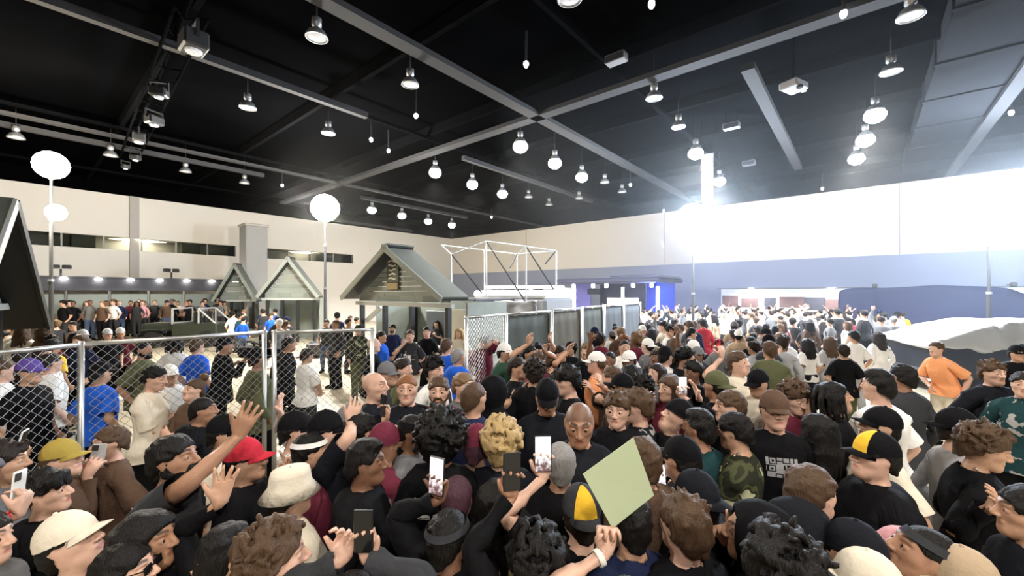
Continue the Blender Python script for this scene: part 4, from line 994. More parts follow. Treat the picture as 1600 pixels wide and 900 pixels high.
for x0, y0, x1, y1, w in ((-.9, -.9, .6, .2, .05), (-.2, -1.0, 1.0, -.1, .045), (.9, -.8, 1.9, .5, .05), (-1.9, -.7, -1.2, .4, .04), (1.7, -.9, 2.3, 0, .05)):      # long folds
    dx, dy = x1 - x0, y1 - y0; tt = np.clip(((g[0] - x0) * dx + (g[1] - y0) * dy) / (dx * dx + dy * dy), 0, 1); ds = np.sqrt((g[0] - x0 - tt * dx) ** 2 + (g[1] - y0 - tt * dy) ** 2); f.D[q] += (w * np.exp(-(ds / .07) ** 2) - w * .8 * np.exp(-((ds - .16) / .08) ** 2)).astype(np.float32) + 0 * g[2].astype(np.float32)
f.D[q] = np.maximum(f.D[q], (lim - g[2]).astype(np.float32)); V, F = f.net()
tp = obj('tarp', (V, F), mat('pale_grey_tarp', (.44, .45, .47), .6, noise=.08, nscale=2, bump=.25, bscale=5), None, (cp[0], cp[1], .015), math.radians(-8), True); tag(tp, 'pale crinkled tarp lying over the dark car at far right', 'tarp')
jp = at(300, 458, 20.5); t = thing('jeep', 'open dark green off-road vehicle with its windscreen up, behind the fence', 'jeep', (jp[0], jp[1], 0), math.radians(187))
jg = mat('dark_olive_car_paint', (.035, .042, .03), .35, .1)
obj('tub', box((-.55, 0, .85), (2.0, 1.6, .6), 0, .06), jg, t); obj('bonnet', box((1.1, 0, .98), (1.35, 1.3, .38), 0, .08), jg, t); obj('grille', box((1.8, 0, .9), (.08, 1.25, .5), 0, .03), jg, t)
for k in range(7): obj('grille_slot', box((1.85, -.42 + k * .14, .92), (.02, .05, .34)), blackw, t)
for y in (-.72, .72): obj('mudguard', box((1.25, y, .86), (1.0, .32, .1), 0, .04), jg, t); obj('headlamp', lathe([(.1, 0), (.11, .04), (.02, .06)], 12), alu, t, (1.83, y * .62, .98)).rotation_euler = (0, math.pi / 2, 0)
obj('bumper', box((1.98, 0, .58), (.14, 1.6, .16), 0, .03), darksteel, t)
obj('windscreen_frame', join([box((.42, 0, 1.86), (.07, 1.5, .07)), box((.42, -.73, 1.5), (.07, .07, .75)), box((.42, .73, 1.5), (.07, .07, .75)), box((.42, 0, 1.17), (.07, 1.5, .07))]), mat('pale_rim', (.4, .4, .38), .4), t)
obj('windscreen', box((.42, 0, 1.5), (.012, 1.4, .64)), glass, t); obj('roll_bar', tubes([((-.7, -.7, 1.1), (-.7, -.7, 1.85)), ((-.7, -.7, 1.85), (-.7, .7, 1.85)), ((-.7, .7, 1.85), (-.7, .7, 1.1)), ((-.7, -.7, 1.85), (-1.5, -.7, 1.1)), ((-.7, .7, 1.85), (-1.5, .7, 1.1))], .04, 8), mat('pale_rim', (.4, .4, .38)), t)
for y in (-.4, .4): obj('seat', join([box((-.25, y, 1.1), (.5, .5, .14), 0, .04), box((-.5, y, 1.4), (.14, .5, .6), 0, .04)]), blackw, t)
for x in (-1.1, 1.25):
    for y in (-.78, .78): wheel(t, x, y, .4, .25)
struct('trim_%d' % n, hbox(4.5, 7.6, 20.8, 32.8, 0, .4), mat('terrace_deck', (.20, .17, .12), .7, noise=.1, nscale=2)); n += 1
# ------------------------------------------------------------------ terrace, canopy and barriers far left
t = thing('canopy', 'long dark canopy fascia with a row of lamps before the left wall', 'canopy', (0, 0, 0))
c0, c1 = np.array(hp(4.2, 32.5)), np.array(hp(4.2, 21.4)); d = (c1 - c0) / np.linalg.norm(c1 - c0); mid = (c0 + c1) / 2; L = float(np.linalg.norm(c1 - c0)); an = math.atan2(d[1], d[0])
slate = mat('slate_fascia', (.03, .033, .045), .6)
obj('fascia', box((mid[0], mid[1], 3.05), (L, .12, .62), an), slate, t); nrm = np.array([UX, UY, 0]); m2 = mid - nrm * 1.6; obj('roof', box((m2[0], m2[1], 3.42), (L, 3.2, .08), an), slate, t)
for i in range(8): p = c0 + (c1 - c0) * i / 7 - nrm * .12; obj('post', tubes([((p[0], p[1], 0), (p[0], p[1], 2.75))], .05, 6), alu, t)
for i in range(9):
    p = c0 + (c1 - c0) * (i + .5) / 9 + nrm * .16; obj('lamp', lathe([(.04, .06), (.13, .02), (.15, -.05), (.01, -.07)], 10, (p[0], p[1], 3.35), cap=False), glow('canopy_lamp', (1, .9, .75), 60), t)
for i in range(7):
    p = (c0 + (c1 - c0) * (i + .5) / 7) - nrm * .1; obj('glass_screen', box((p[0], p[1], 2.05), (L / 7 - .12, .03, 1.0), an), mat('screen_green_grey', (.22, .26, .24), .3), t)
for k, f_ in enumerate((.27, .66)):
    p = c0 + (c1 - c0) * f_ + np.array([0, 0, 3.46]); q = thing('floodlight', 'small dark floodlight pair standing on the canopy, ' + ('left one' if k == 0 else 'right one'), 'floodlight', tuple(p), an, 'floodlights on the canopy')
    obj('stand', tubes([((0, 0, 0), (0, 0, .35))], .05, 6), darksteel, q); obj('head', box((-.2, 0, .45), (.32, .2, .2), .3, .03), darksteel, q); obj('head', box((.2, 0, .45), (.32, .2, .2), -.3, .03), darksteel, q)
lamp('canopy_light', 'AREA', tuple(mid + nrm * 1.0 + np.array([0, 0, 3.3])), 110, WARM, 4.0, tuple(mid + nrm * 2.5))
rail_labs = ['dark steel crowd barrier at the left, before the seated crowd', 'dark steel crowd barrier in the middle, before the seated crowd', 'dark steel crowd barrier next to the jeep, before the seated crowd']
for k in range(3):
    a, b = at(112 + k * 58, 483, 23.5)[:2], at(168 + k * 58, 483, 24.6)[:2]; a, b = np.array([*a, 0]), np.array([*b, 0]); t = thing('crowd_barrier', rail_labs[k], 'barrier', tuple((a + b) / 2), math.atan2(*(b - a)[1::-1]), 'crowd barriers'); L = float(np.linalg.norm(b - a)) - .06
    obj('frame', tubes([((-L / 2, 0, .08), (-L / 2, 0, 1.1)), ((L / 2, 0, .08), (L / 2, 0, 1.1)), ((-L / 2, 0, 1.1), (L / 2, 0, 1.1)), ((-L / 2, 0, .25), (L / 2, 0, .25)), ((-L / 2, 0, .7), (L / 2, 0, .7))], .035, 8), darksteel, t)
    for x in (-L * .35, L * .35): obj('foot', box((x, 0, .04), (.08, .6, .06), 0, .01), darksteel, t)
    for i in range(9): obj('bar', tubes([((-L / 2 + L * (i + 1) / 10, 0, .25), (-L / 2 + L * (i + 1) / 10, 0, .7))], .012, 5), darksteel, t)
# ------------------------------------------------------------------ people
make_body(); make_tops(); make_hair()
BODY_MARKS = {l: marks(TPL['body', l][0]) for l in (0, 1, 2)}
BODY_N = {l: normals(TPL['body', l][0], TPL['body', l][1]) for l in (0, 1, 2)}
TONES = [(.72, .47, .37), (.62, .38, .28), (.50, .29, .19), (.36, .19, .115), (.20, .098, .058), (.115, .055, .034)]
HAIRC = dict(black=(.006, .005, .0045), dark=(.017, .011, .008), brown=(.075, .043, .024), light=(.19, .115, .06), ginger=(.22, .09, .035), blond=(.42, .29, .13), grey=(.25, .24, .23), white=(.6, .58, .55), plum=(.06, .025, .035))
CC = dict(black=(.005, .005, .006), ink=(.009, .010, .014), charcoal=(.035, .036, .04), grey=(.16, .16, .165), silver=(.36, .36, .37), white=(.78, .77, .74), cream=(.68, .61, .49), tan=(.40, .30, .20), brown=(.10, .06, .04), olive=(.095, .10, .05), green=(.03, .07, .045), navy=(.014, .02, .055), blue=(.02, .11, .58), purple=(.10, .06, .28), maroon=(.13, .022, .04), red=(.50, .03, .05), pink=(.70, .36, .38), orange=(.85, .36, .16), yellow=(.80, .47, .04), gold=(.34, .25, .055), straw=(.55, .46, .2), jean=(.07, .10, .17), teal=(.012, .04, .045))
def ramp(nt, fac, cols):
    r = nt.nodes.new('ShaderNodeValToRGB'); r.color_ramp.interpolation = 'CONSTANT'; nt.links.new(fac, r.inputs[0])
    e = r.color_ramp.elements
    for i, (p, c) in enumerate(cols):
        q = e[i] if i < 2 else e.new(p); q.position = p; q.color = (*c, 1)
    return r.outputs[0]
def skin_mat(tone, hair, scalp):
    n = 'skin_%d_%s_%d' % (tone, hair, round(scalp * 10))
    if n in MATS: return MATS[n]
    c = TONES[tone]; m = mat(n, c, .48, noise=.06, nscale=14, bump=.12, bscale=160, spec=.35); nt = m.node_tree; b = nt.nodes['Principled BSDF']
    b.inputs['Subsurface Weight'].default_value = .0
    base = b.inputs['Base Color'].links[0].from_socket
    a = nt.nodes.new('ShaderNodeAttribute'); a.attribute_name = 'face_marks'; s = nt.nodes.new('ShaderNodeSeparateColor'); nt.links.new(a.outputs['Color'], s.inputs[0])
    lip = (c[0] * .78, c[1] * .50, c[2] * .52)
    for i, (col, k) in enumerate(((lip, .85), (HAIRC[hair], .85), (HAIRC[hair], scalp))):
        if k == 0: continue
        q = nt.nodes.new('ShaderNodeMath'); q.operation = 'MULTIPLY'; q.inputs[1].default_value = k; nt.links.new(s.outputs[i], q.inputs[0])
        x = nt.nodes.new('ShaderNodeMix'); x.data_type = 'RGBA'; nt.links.new(q.outputs[0], x.inputs[0]); nt.links.new(base, x.inputs[6]); x.inputs[7].default_value = (*col, 1); base = x.outputs[2]
    nt.links.new(base, b.inputs['Base Color']); return m
def hair_mat(c):
    if 'hair_' + c in MATS: return MATS['hair_' + c]
    m = mat('hair_' + c, HAIRC[c], .55, noise=.35, nscale=60, bump=.5, bscale=90, spec=.22); nt = m.node_tree      # strands: the grain runs down the head
    for n in [n for n in nt.nodes if n.type == 'TEX_NOISE']:
        mp = nt.nodes.new('ShaderNodeMapping'); mp.inputs['Scale'].default_value = (1.6, 1.6, .28); nt.links.new(n.inputs['Vector'].links[0].from_socket, mp.inputs[0]); nt.links.new(mp.outputs[0], n.inputs['Vector'])
    return m
def cloth_mat(col, pat=None):
    """plain, camouflage, checked, lace or printed cloth; prints follow the garment's own rest coordinates"""
    n = 'cloth_%s_%s' % (col, pat)
    if n in MATS: return MATS[n]
    m = mat(n, CC[col], .82, noise=.12, nscale=6, bump=.35, bscale=26, spec=.10)
    if not pat: return m
    nt = m.node_tree; b = nt.nodes['Principled BSDF']; a = nt.nodes.new('ShaderNodeAttribute'); a.attribute_name = 'rest'; v = a.outputs['Vector']
    if pat == 'camo':
        z = nt.nodes.new('ShaderNodeTexNoise'); z.inputs['Scale'].default_value = 9; z.inputs['Detail'].default_value = 1.5; nt.links.new(v, z.inputs['Vector'])
        nt.links.new(ramp(nt, z.outputs['Fac'], [(0, (.02, .022, .014)), (.45, (.06, .065, .03)), (.54, (.03, .03, .018)), (.62, (.42, .42, .26))]), b.inputs['Base Color'])
    elif pat == 'lace':
        z = nt.nodes.new('ShaderNodeTexVoronoi'); z.feature = 'DISTANCE_TO_EDGE'; z.inputs['Scale'].default_value = 26; nt.links.new(v, z.inputs['Vector'])
        nt.links.new(ramp(nt, z.outputs['Distance'], [(0, (.8, .78, .74)), (.07, (.42, .37, .34))]), b.inputs['Base Color'])
    elif pat == 'mottle':
        z = nt.nodes.new('ShaderNodeTexNoise'); z.inputs['Scale'].default_value = 12; nt.links.new(v, z.inputs['Vector'])
        nt.links.new(ramp(nt, z.outputs['Fac'], [(0, CC[col]), (.58, (.3, .29, .28))]), b.inputs['Base Color'])
    else:                                  # print: blocky light marks on front or back
        side, w, h, z0, pc, seed = pat
        sp = nt.nodes.new('ShaderNodeSeparateXYZ'); nt.links.new(v, sp.inputs[0])
        def mth(op, x, y=None):
            q = nt.nodes.new('ShaderNodeMath'); q.operation = op
            for i, t in enumerate((x, y)):
                if t is None: continue
                if isinstance(t, (int, float)): q.inputs[i].default_value = t
                else: nt.links.new(t, q.inputs[i])
            return q.outputs[0]
        inx = mth('LESS_THAN', mth('ABSOLUTE', mth('ADD', sp.outputs[0], -seed % 3 * .0)), w); inz = mth('LESS_THAN', mth('ABSOLUTE', mth('SUBTRACT', sp.outputs[2], z0)), h)
        iny = mth('GREATER_THAN' if side == 'front' else 'LESS_THAN', sp.outputs[1], .03 if side == 'front' else -.03)
        z = nt.nodes.new('ShaderNodeTexVoronoi'); z.inputs['Scale'].default_value = 1.3 / h; z.distance = 'CHEBYCHEV'; z.inputs['Randomness'].default_value = .55
        mp = nt.nodes.new('ShaderNodeMapping'); mp.inputs['Location'].default_value = (seed, 0, seed * .37); mp.inputs['Scale'].default_value = (1, .01, 1); nt.links.new(v, mp.inputs[0]); nt.links.new(mp.outputs[0], z.inputs['Vector'])
        blk = mth('GREATER_THAN', mth('FRACT', mth('MULTIPLY', z.outputs['Distance'], 3.1)), .42)
        f = mth('MULTIPLY', mth('MULTIPLY', inx, inz), mth('MULTIPLY', iny, blk))
        x = nt.nodes.new('ShaderNodeMix'); x.data_type = 'RGBA'; nt.links.new(f, x.inputs[0]); nt.links.new(b.inputs['Base Color'].links[0].from_socket, x.inputs[6]); x.inputs[7].default_value = (*CC[pc], 1); nt.links.new(x.outputs[2], b.inputs['Base Color'])
    return m
def vec_attr(me, name, V):
    a = me.attributes.new(name, 'FLOAT_VECTOR', 'POINT'); a.data.foreach_set('vector', np.asarray(V, np.float32).ravel())
def col_attr(me, name, C):
    a = me.attributes.new(name, 'FLOAT_COLOR', 'POINT'); a.data.foreach_set('color', np.asarray(C, np.float32).ravel())
EYE_V, EYE_F = lathe([(.0001, -.0125), (.009, -.0088), (.0125, 0), (.0108, .0062), (.0078, .0098), (.0036, .0120), (.0001, .0125)], 10, cap=False)
EYE_V = EYE_V[:, [0, 2, 1]] * np.array([1, 1, -1]); EYE_M = [0] * 40 + [1] * 10 + [2] * 10
EYEM = [mat('eye_white', (.75, .72, .68), .25), mat('iris_brown', (.05, .025, .012), .2), mat('pupil', (.004, .004, .004), .15)]
HATS = ('cap', 'cap_back', 'bucket', 'beanie', 'headband', 'durag', 'visor')
PEOPLE = []; NPH = [0]
STATS = [0, 0, 0, 0]
def person(px, py, st=1.75, face=0, hy=0, hp=0, hroll=0, hair='short', hc='dark', top='tee', tc='black', tp=None, tone=1, bottom='trousers', bc='black', hat=None, hatc='black', hatc2=None, beard=None, scalp=0.,
           lean=0, side=0, R=None, L=None, fR='relax', fL='relax', legs=None, crouch=0, wide=1.0, Y=None, label='', group=None, lod=None, ex=(), shoes='black', seed=None, xy=None, palmR=None, palmL=None):
    s = st / 1.75; rz = -math.radians(face); C, S = math.cos(rz), math.sin(rz); RZ = np.array([[C, -S, 0], [S, C, 0], [0, 0, 1]])
    rng = random.Random(seed if seed is not None else int(px * 31 + py * 7))
    lg = legs or ((rng.uniform(-4, 10), -rng.uniform(0, 6)), (rng.uniform(-8, 4), -rng.uniform(0, 6)))
    base = dict(lean=lean, side=side, hyaw=-hy, hpitch=hp, hroll=hroll, legs=lg, crouch=crouch)
    P = Pose(**base); hz = P.head[2] * s
    if xy is not None: root = np.array([xy[0], xy[1], 0]); Y = xy[1]
    else:
        if Y is None: Y = (EYE - hz) * FPX / (py - HZ)
        else: s = (EYE - (py - HZ) / FPX * Y) / P.head[2]
        w = at(px, py, Y); off = RZ @ (P.head * s); root = np.array([w[0] - off[0], w[1] - off[1], 0])
    inv = lambda w: RZ.T @ (np.array(w, float) - root) / s
    arms = []; held = []
    for sd, a, pl in ((0, R, palmR), (1, L, palmL)):
        if a is None: arms.append(None); continue
        sx = 1 if sd == 0 else -1; sh = P.at(1, (sx * .165, -.01, SHZ))
        if isinstance(a, str):
            pre = dict(cross=dict(wrist=(-sx * .08, .22 + .02 * sx, 1.18), pole=(sx, -.2, -.8), hand=(-sx, .2, .15), palm=(0, -1, -.2)), chest=dict(wrist=(sx * .06, .24, 1.24), pole=(sx, -.3, -.9), hand=(-sx * .5, .3, .8), palm=(0, -1, 0)),
                       pocket=dict(wrist=(sx * .24, .02, .95), pole=(sx, -.8, 0)), clasp=dict(wrist=(sx * .07, .22, .98), pole=(sx, -.4, -.3), hand=(-sx * .6, .5, -.5), palm=(-sx, 0, 0)), face=dict(wrist=(sx * .12, .20, 1.46), pole=(sx, .1, -1), hand=(-sx * .5, -.2, .9), palm=(-sx * .2, -1, .1)),
                       phone=dict(wrist=(sx * .12, .34, 1.42), pole=(sx * .8, -.2, -1), hand=(-sx * .15, .25, 1), palm=(0, -1, .1)), up=dict(wrist=(sx * .22, .18, 1.92), pole=(sx, .0, -.2), hand=(0, .1, 1), palm=(0, 1, 0)), hip=dict(wrist=(sx * .25, .04, 1.0), pole=(sx, -1, 0), hand=(-sx, .3, -.3)), walk=dict(wrist=(sx * .24, .2 * sx, .98), pole=(sx, -.8, 0)),
                       back=dict(wrist=(sx * .10, -.12, 1.52), pole=(sx, .3, .8), hand=(-sx * .8, -.2, .4)))[a]
            pre = dict(pre); arms.append(pre); continue
        hx, hyy = a[0], a[1]; best = None
        if len(a) > 2 and a[2] is not None: cand = [a[2]]
        else: cand = np.arange(-.62, .63, .04)
        for dy in cand:
            q = inv(at(hx, hyy, max(.8, Y + dy)))
            d = q - sh; Ld = np.linalg.norm(d); cost = abs(Ld - .52) + max(0, Ld - .62) * 3 + (max(0, .05 - q[1]) * .8)
            if best is None or cost < best[0]: best = (cost, q)
        q = best[1]; d = unit(q - sh); up = unit(.55 * d + np.array([0, .1, .6])) if q[2] > 1.25 else d
        if len(a) > 3 and a[3] is not None: up = unit(RZ.T @ np.array(a[3], float))
        pm = pl
        if pm is None: pm = (0, 1, .1)
        elif pm == 'self': pm = (0, -1, .15)
        elif pm == 'in': pm = (-sx, -.2, 0)
        elif pm == 'cam': pm = tuple(RZ.T @ np.array([0, -1, .1]))
        arms.append(dict(wrist=q - .09 * up, hand=up, palm=pm, pole=(sx * .9, -.35, -.55)))
    P = Pose(arms=arms, fingers=(fR, fL), **base)
    l = lod if lod is not None else (0 if Y < 4.7 else 1 if Y < 12.5 else 2)
    root_o = thing('person', label, 'person', tuple(root), rz, group); PEOPLE.append((root_o, root, l))
    v, f, W = TPL['body', l]
    wd = np.ones(3) if wide == 1 else None
    widen = lambda V: V if wide == 1 else np.stack([V[:, 0] * np.where(np.abs(V[:, 0]) < .21, 1 + (wide - 1) * sstep(V[:, 2], 1.5, 1.4), 1), V[:, 1] * (1 + (wide - 1) * 1.3 * sstep(V[:, 2], 1.5, 1.4) * (np.abs(V[:, 0]) < .21)), V[:, 2]], 1)
    hl = 'black' if hc in ('plum',) else hc
    sk = skin_mat(tone, hl if hl not in ('white',) else 'grey', scalp)
    sl = .39 if top in ('tee', 'vest') else .68
    legz = .48 if bottom == 'shorts' else .52 if bottom == 'skirt' else .10
    if l < 2:
        V = v - BODY_N[l] * covered(v, sl, legz)[:, None]
        me = raw_mesh('body', P.apply(widen(V), W) * s, f); me.materials.append(sk); col_attr(me, 'face_marks', BODY_MARKS[l]); obj('body', me, sk, root_o)
        cm = cloth_mat(tc, tp)
        nm = dict(tee='t_shirt', longsleeve='sweatshirt', hoodie='hoodie', jacket='jacket', hood_up='hoodie')[top]
        for key, name, m_ in ((top, nm, cm), (bottom, bottom, cloth_mat(bc)), ('shoes', 'shoes', cloth_mat(shoes))):
            v2, f2, w2 = TPL[key, l]; me = raw_mesh(name, P.apply(widen(v2), w2) * s, f2)
            if tp and key == top: vec_attr(me, 'rest', v2)
            obj(name, me, m_, root_o)
    else:
        C_ = v[f].mean(1); ax = np.abs(C_[:, 0]); z = C_[:, 2]
        fm = np.zeros(len(f), int)
        fm[(ax < sl) & (z < 1.465) & (z > .88)] = 1; fm[(z <= .88) & (z > max(legz, .1))] = 2; fm[z <= .1] = 3
        pl = (C_[:, 1] - .075) * -.61 + (z - 1.69) * .79
        if hair or hat: fm[(pl > 0) & (z > 1.53) & (ax < .12)] = 4
        infl = np.where((np.abs(v[:, 0]) < sl) & (v[:, 2] < 1.44), .022, np.where((pl_v(v) > 0) & (v[:, 2] > 1.53) & (np.abs(v[:, 0]) < .12), .014 if hair else .006, 0))
        me = raw_mesh('body', P.apply(v + BODY_N[2] * infl[:, None], W) * s, f, True, fm)
        for m_ in (sk, cloth_mat(tc), cloth_mat(bc), cloth_mat(shoes), (cloth_mat(hatc) if hat else hair_mat(hc))): me.materials.append(m_)
        obj('body', me, sk, root_o)
    STATS[l] += 1
    H = lambda V: P.head_only(np.asarray(V)) * s
    hide = top == 'hood_up' or hat in ('durag',)
    if hair and not hide and (l < 2 or hair in ('long', 'afro', 'bigafro', 'dreads', 'curly', 'bun', 'ponytail')):
        v2, f2 = TPL['hair_' + hair, l]
        if hat in ('cap', 'cap_back', 'beanie', 'bucket'):      # hair is pressed flat under a hat
            c = np.array([0, -.012, 1.662]); top_ = sstep(v2[:, 2], 1.655, 1.69)[:, None]; q = (v2 - c) / np.array([.0855, .107, .0985]); n = np.linalg.norm(q, axis=1)[:, None]
            v2 = np.where(n > 1, c + (q / n * (1 - top_) + q / n * top_) * np.array([.0855, .107, .0985]) * np.where(top_ > .5, 1, n ** (1 - top_)), v2)
        me = raw_mesh('hair', H(v2), f2); obj('hair', me, hair_mat(hc), root_o)
    if beard and l < 2:
        v2, f2 = TPL['beard', l]; obj('beard', raw_mesh('beard', H(v2), f2), hair_mat(beard), root_o)
    if l < 2:
        for sx in (-1, 1):
            me = raw_mesh('eye', H(EYE_V + np.array([sx * .0322, .0763, 1.6450])), EYE_F, True, EYE_M); obj('eye', me, EYEM, root_o)
    hm = cloth_mat(hatc)
    if hat in ('cap', 'cap_back') and (l < 2 or True):
        V, F = crown(.014 if l < 2 else .026, 1.668, .006, 20 if l == 0 else 12, 6 if l == 0 else 4); R180 = rot((0, 0, 1), math.pi) if hat == 'cap_back' else np.eye(3); cc = np.array([0, -.012, 0])
        fmm = None; ms = [hm]
        if hatc2:
            C_ = V[list(map(list, F[:-1]))].mean(1); fmm = [1 if abs(math.atan2(c[0], (c[1] + .012) * .8)) < .74 else 0 for c in C_] + [0]; ms = [hm, cloth_mat(hatc2)]
        V = (V - cc) @ R180.T + cc; c_o = obj('cap', raw_mesh('cap', H(V), F, True, fmm), ms, root_o)
        V, F = brim(); V = (V - cc) @ R180.T + cc; obj('brim', raw_mesh('brim', H(V), F), hm, c_o)
        if l == 0:
            V, F = lathe([(.009, 0), (.007, .006), (.001, .008)], 8, (0, -.012, 1.668 + .094 + .019), cap=False); obj('button', raw_mesh('button', H(V), F), hm, c_o)
    elif hat == 'bucket': V, F = bucket(); obj('bucket_hat', raw_mesh('bucket_hat', H(V), F), hm, root_o)
    elif hat == 'beanie':
        V, F = beanie(); b_o = obj('beanie', raw_mesh('beanie', H(V), F), hm, root_o); V, F = head_band(1.668, .038, .022); obj('cuff', raw_mesh('cuff', H(V), F), cloth_mat(hatc2 or hatc), b_o)
    elif hat == 'durag':
        V, F = crown(.007, 1.66, .0); d = obj('head_wrap', raw_mesh('head_wrap', H(V), F), hm, root_o)
        V, F = tubes([((0, -.105, 1.65), (.015, -.13, 1.56)), ((.015, -.13, 1.56), (.03, -.125, 1.45))], .022, 8); obj('tail', raw_mesh('tail', H(V), F), hm, d)
    elif hat == 'headband': V, F = head_band(1.69, .03, .024 if hair in ('short', 'fade', 'messy') else .014); obj('headband', raw_mesh('headband', H(V), F), hm, root_o)
    for e in ex:
        if e == 'shades': V, F = shades(); obj('sunglasses', raw_mesh('sunglasses', H(V), F, False), mat('black_lens', (.006, .006, .007), .12), root_o)
        elif e == 'headphones': V, F = headphones(); obj('headphones', raw_mesh('headphones', H(V), F, False), mat('black_plastic', (.015, .015, .016), .35), root_o)
        elif e == 'mask':
            V, F = lathe([(.0001, .062), (.03, .058), (.05, .03), (.056, .0)], 14, (0, 0, 0), cap=False); V = V[:, [0, 2, 1]] * np.array([1, 1, 1.0]) + np.array([0, .052, 1.585]); obj('face_mask', raw_mesh('face_mask', H(V), F), mat('dark_mask', (.03, .03, .035), .8), root_o)
        elif e in ('wristband_red', 'wristband_white', 'watch'):
            sd = 0 if R is not None else 1; sx = 1 if sd == 0 else -1
            V, F = lathe([(.031, -.012), (.034, -.012), (.034, .012), (.031, .012)], 14, cap=False); V = V[:, [2, 0, 1]] + np.array([sx * .672, -.006, SHZ]); w_ = np.zeros((len(V), NB)); w_[:, 8 + sd] = 1
            obj('wristband', raw_mesh('wristband', P.apply(V, w_) * s, F), mat(e, dict(wristband_red=(.6, .03, .03), wristband_white=(.8, .78, .7), watch=(.03, .03, .03))[e], .5), root_o)
        elif e == 'chain':
            pts = [P.at(1, (.075 * math.sin(t), .02 + .085 * math.cos(t) + (.03 if abs(t) < 1 else 0), 1.475 - .09 * math.cos(t))) for t in np.linspace(-2.2, 2.2, 15)]
            V, F = tubes(list(zip(pts[:-1], pts[1:])), .004, 5); n_o = obj('necklace', raw_mesh('necklace', V * s, F), mat('silver_chain', (.75, .72, .65), .25, .9), root_o)
            p = pts[7]; V, F = box(p + np.array([0, .012, -.02]), (.03, .008, .04), 0, .003); obj('pendant', raw_mesh('pendant', V * s, F, False), mat('silver_chain', (.75, .72, .65)), n_o)
        elif e == 'straps':
            for sx in (-1, 1):
                pts = [P.at(1, q) for q in ((sx * .10, -.135, 1.10), (sx * .10, -.125, 1.38), (sx * .10, -.03, 1.475), (sx * .10, .10, 1.40), (sx * .11, .135, 1.15))]; V, F = tubes(list(zip(pts[:-1], pts[1:])), .022, 6); obj('backpack_strap', raw_mesh('backpack_strap', V * s, F), cloth_mat('charcoal'), root_o)
            V, F = box((0, 0, 0), (.30, .16, .42), 0, .05); V = np.array([P.at(1, q + np.array([0, -.23, 1.22])) for q in V]); obj('backpack', raw_mesh('backpack', V * s, F), cloth_mat('charcoal'), root_o)
    hw = []
    for sd in (0, 1):
        p, d, n = P.hand[sd]; hw.append((root + RZ @ (p * s), RZ @ d, RZ @ n))
    return root_o, hw
def pl_v(v): return (v[:, 1] - .075) * -.61 + (v[:, 2] - 1.69) * .79

# phones are things of their own, held in a palm
def screen_mat(i):
    n = 'phone_screen_%d' % i
    if n in MATS: return MATS[n]
    c = [(1, .97, .95), (1, .86, .86), (.95, .95, 1)][i % 3]; m = mat(n, (.02, .02, .02), .2, emit=c, est=1.6); nt = m.node_tree; b = nt.nodes['Principled BSDF']
    tc = nt.nodes.new('ShaderNodeTexCoord'); z = nt.nodes.new('ShaderNodeTexNoise'); z.inputs['Scale'].default_value = 45; z.inputs['Detail'].default_value = 3; nt.links.new(tc.outputs['Object'], z.inputs['Vector'])
    sp = nt.nodes.new('ShaderNodeSeparateXYZ'); nt.links.new(tc.outputs['Object'], sp.inputs[0]); q = nt.nodes.new('ShaderNodeMath'); q.operation = 'MULTIPLY_ADD'; q.inputs[1].default_value = 4.5; nt.links.new(sp.outputs[2], q.inputs[0]); nt.links.new(z.outputs['Fac'], q.inputs[2])
    r = nt.nodes.new('ShaderNodeValToRGB'); r.color_ramp.elements[0].position = .18; r.color_ramp.elements[0].color = (.12, .06, .06, 1); r.color_ramp.elements[1].position = .5; r.color_ramp.elements[1].color = (*c, 1); nt.links.new(q.outputs[0], r.inputs[0]); nt.links.new(r.outputs[0], b.inputs['Emission Color']); return m
def phone(hand, label, lit=True, case='black', up=None, k=0, sc=1.0, flip=False):
    p, d, n = hand; up = unit(np.array(up, float)) if up is not None else unit(.35 * d + np.array([0, 0, 1.]))
    n = unit(n - up * (n @ up)); 
    if flip: n = -n
    x = np.cross(up, n); c = p + up * .035 + (n if not flip else -n) * .022
    t = thing('phone', label, 'phone', (0, 0, 0), 0, 'phones held up in the crowd'); M = Matrix(((x[0], -n[0], up[0], c[0]), (x[1], -n[1], up[1], c[1]), (x[2], -n[2], up[2], c[2]), (0, 0, 0, 1)))
    t.matrix_world = M
    # local: x right, -y towards the viewer of the screen, z up
    obj('case', box((0, 0, 0), (.076 * sc, .0095, .158 * sc), 0, .004), mat('phone_case_' + case, CC[case], .35), t)
    s_ = obj('screen', box((0, -.0052, 0), (.068 * sc, .0012, .147 * sc)), screen_mat(k) if lit else mat('dark_screen', (.01, .01, .012), .12), t)
    obj('camera_bump', box((.018 * sc, .0065, .053 * sc), (.034 * sc, .005, .036 * sc), 0, .002), mat('camera_glass', (.02, .02, .022), .15), t)
    return t
# ------------------------------------------------------------------ the crowd: near people one by one
# px, py = where the head is seen; face: 0 looks away from the camera, 90 to the right of the picture, -90 to the left, 180 at the camera
def P_(label, px, py, **k): return person(px, py, label=label, **k)
def PH_(r, sd, label, **k): phone(r[1][sd], label, **k)
W1, W2, W3 = ('back', .13, .06, 1.30, 'white', 2), ('front', .085, .06, 1.30, 'silver', 3), ('front', .035, .02, 1.33, 'silver', 5)
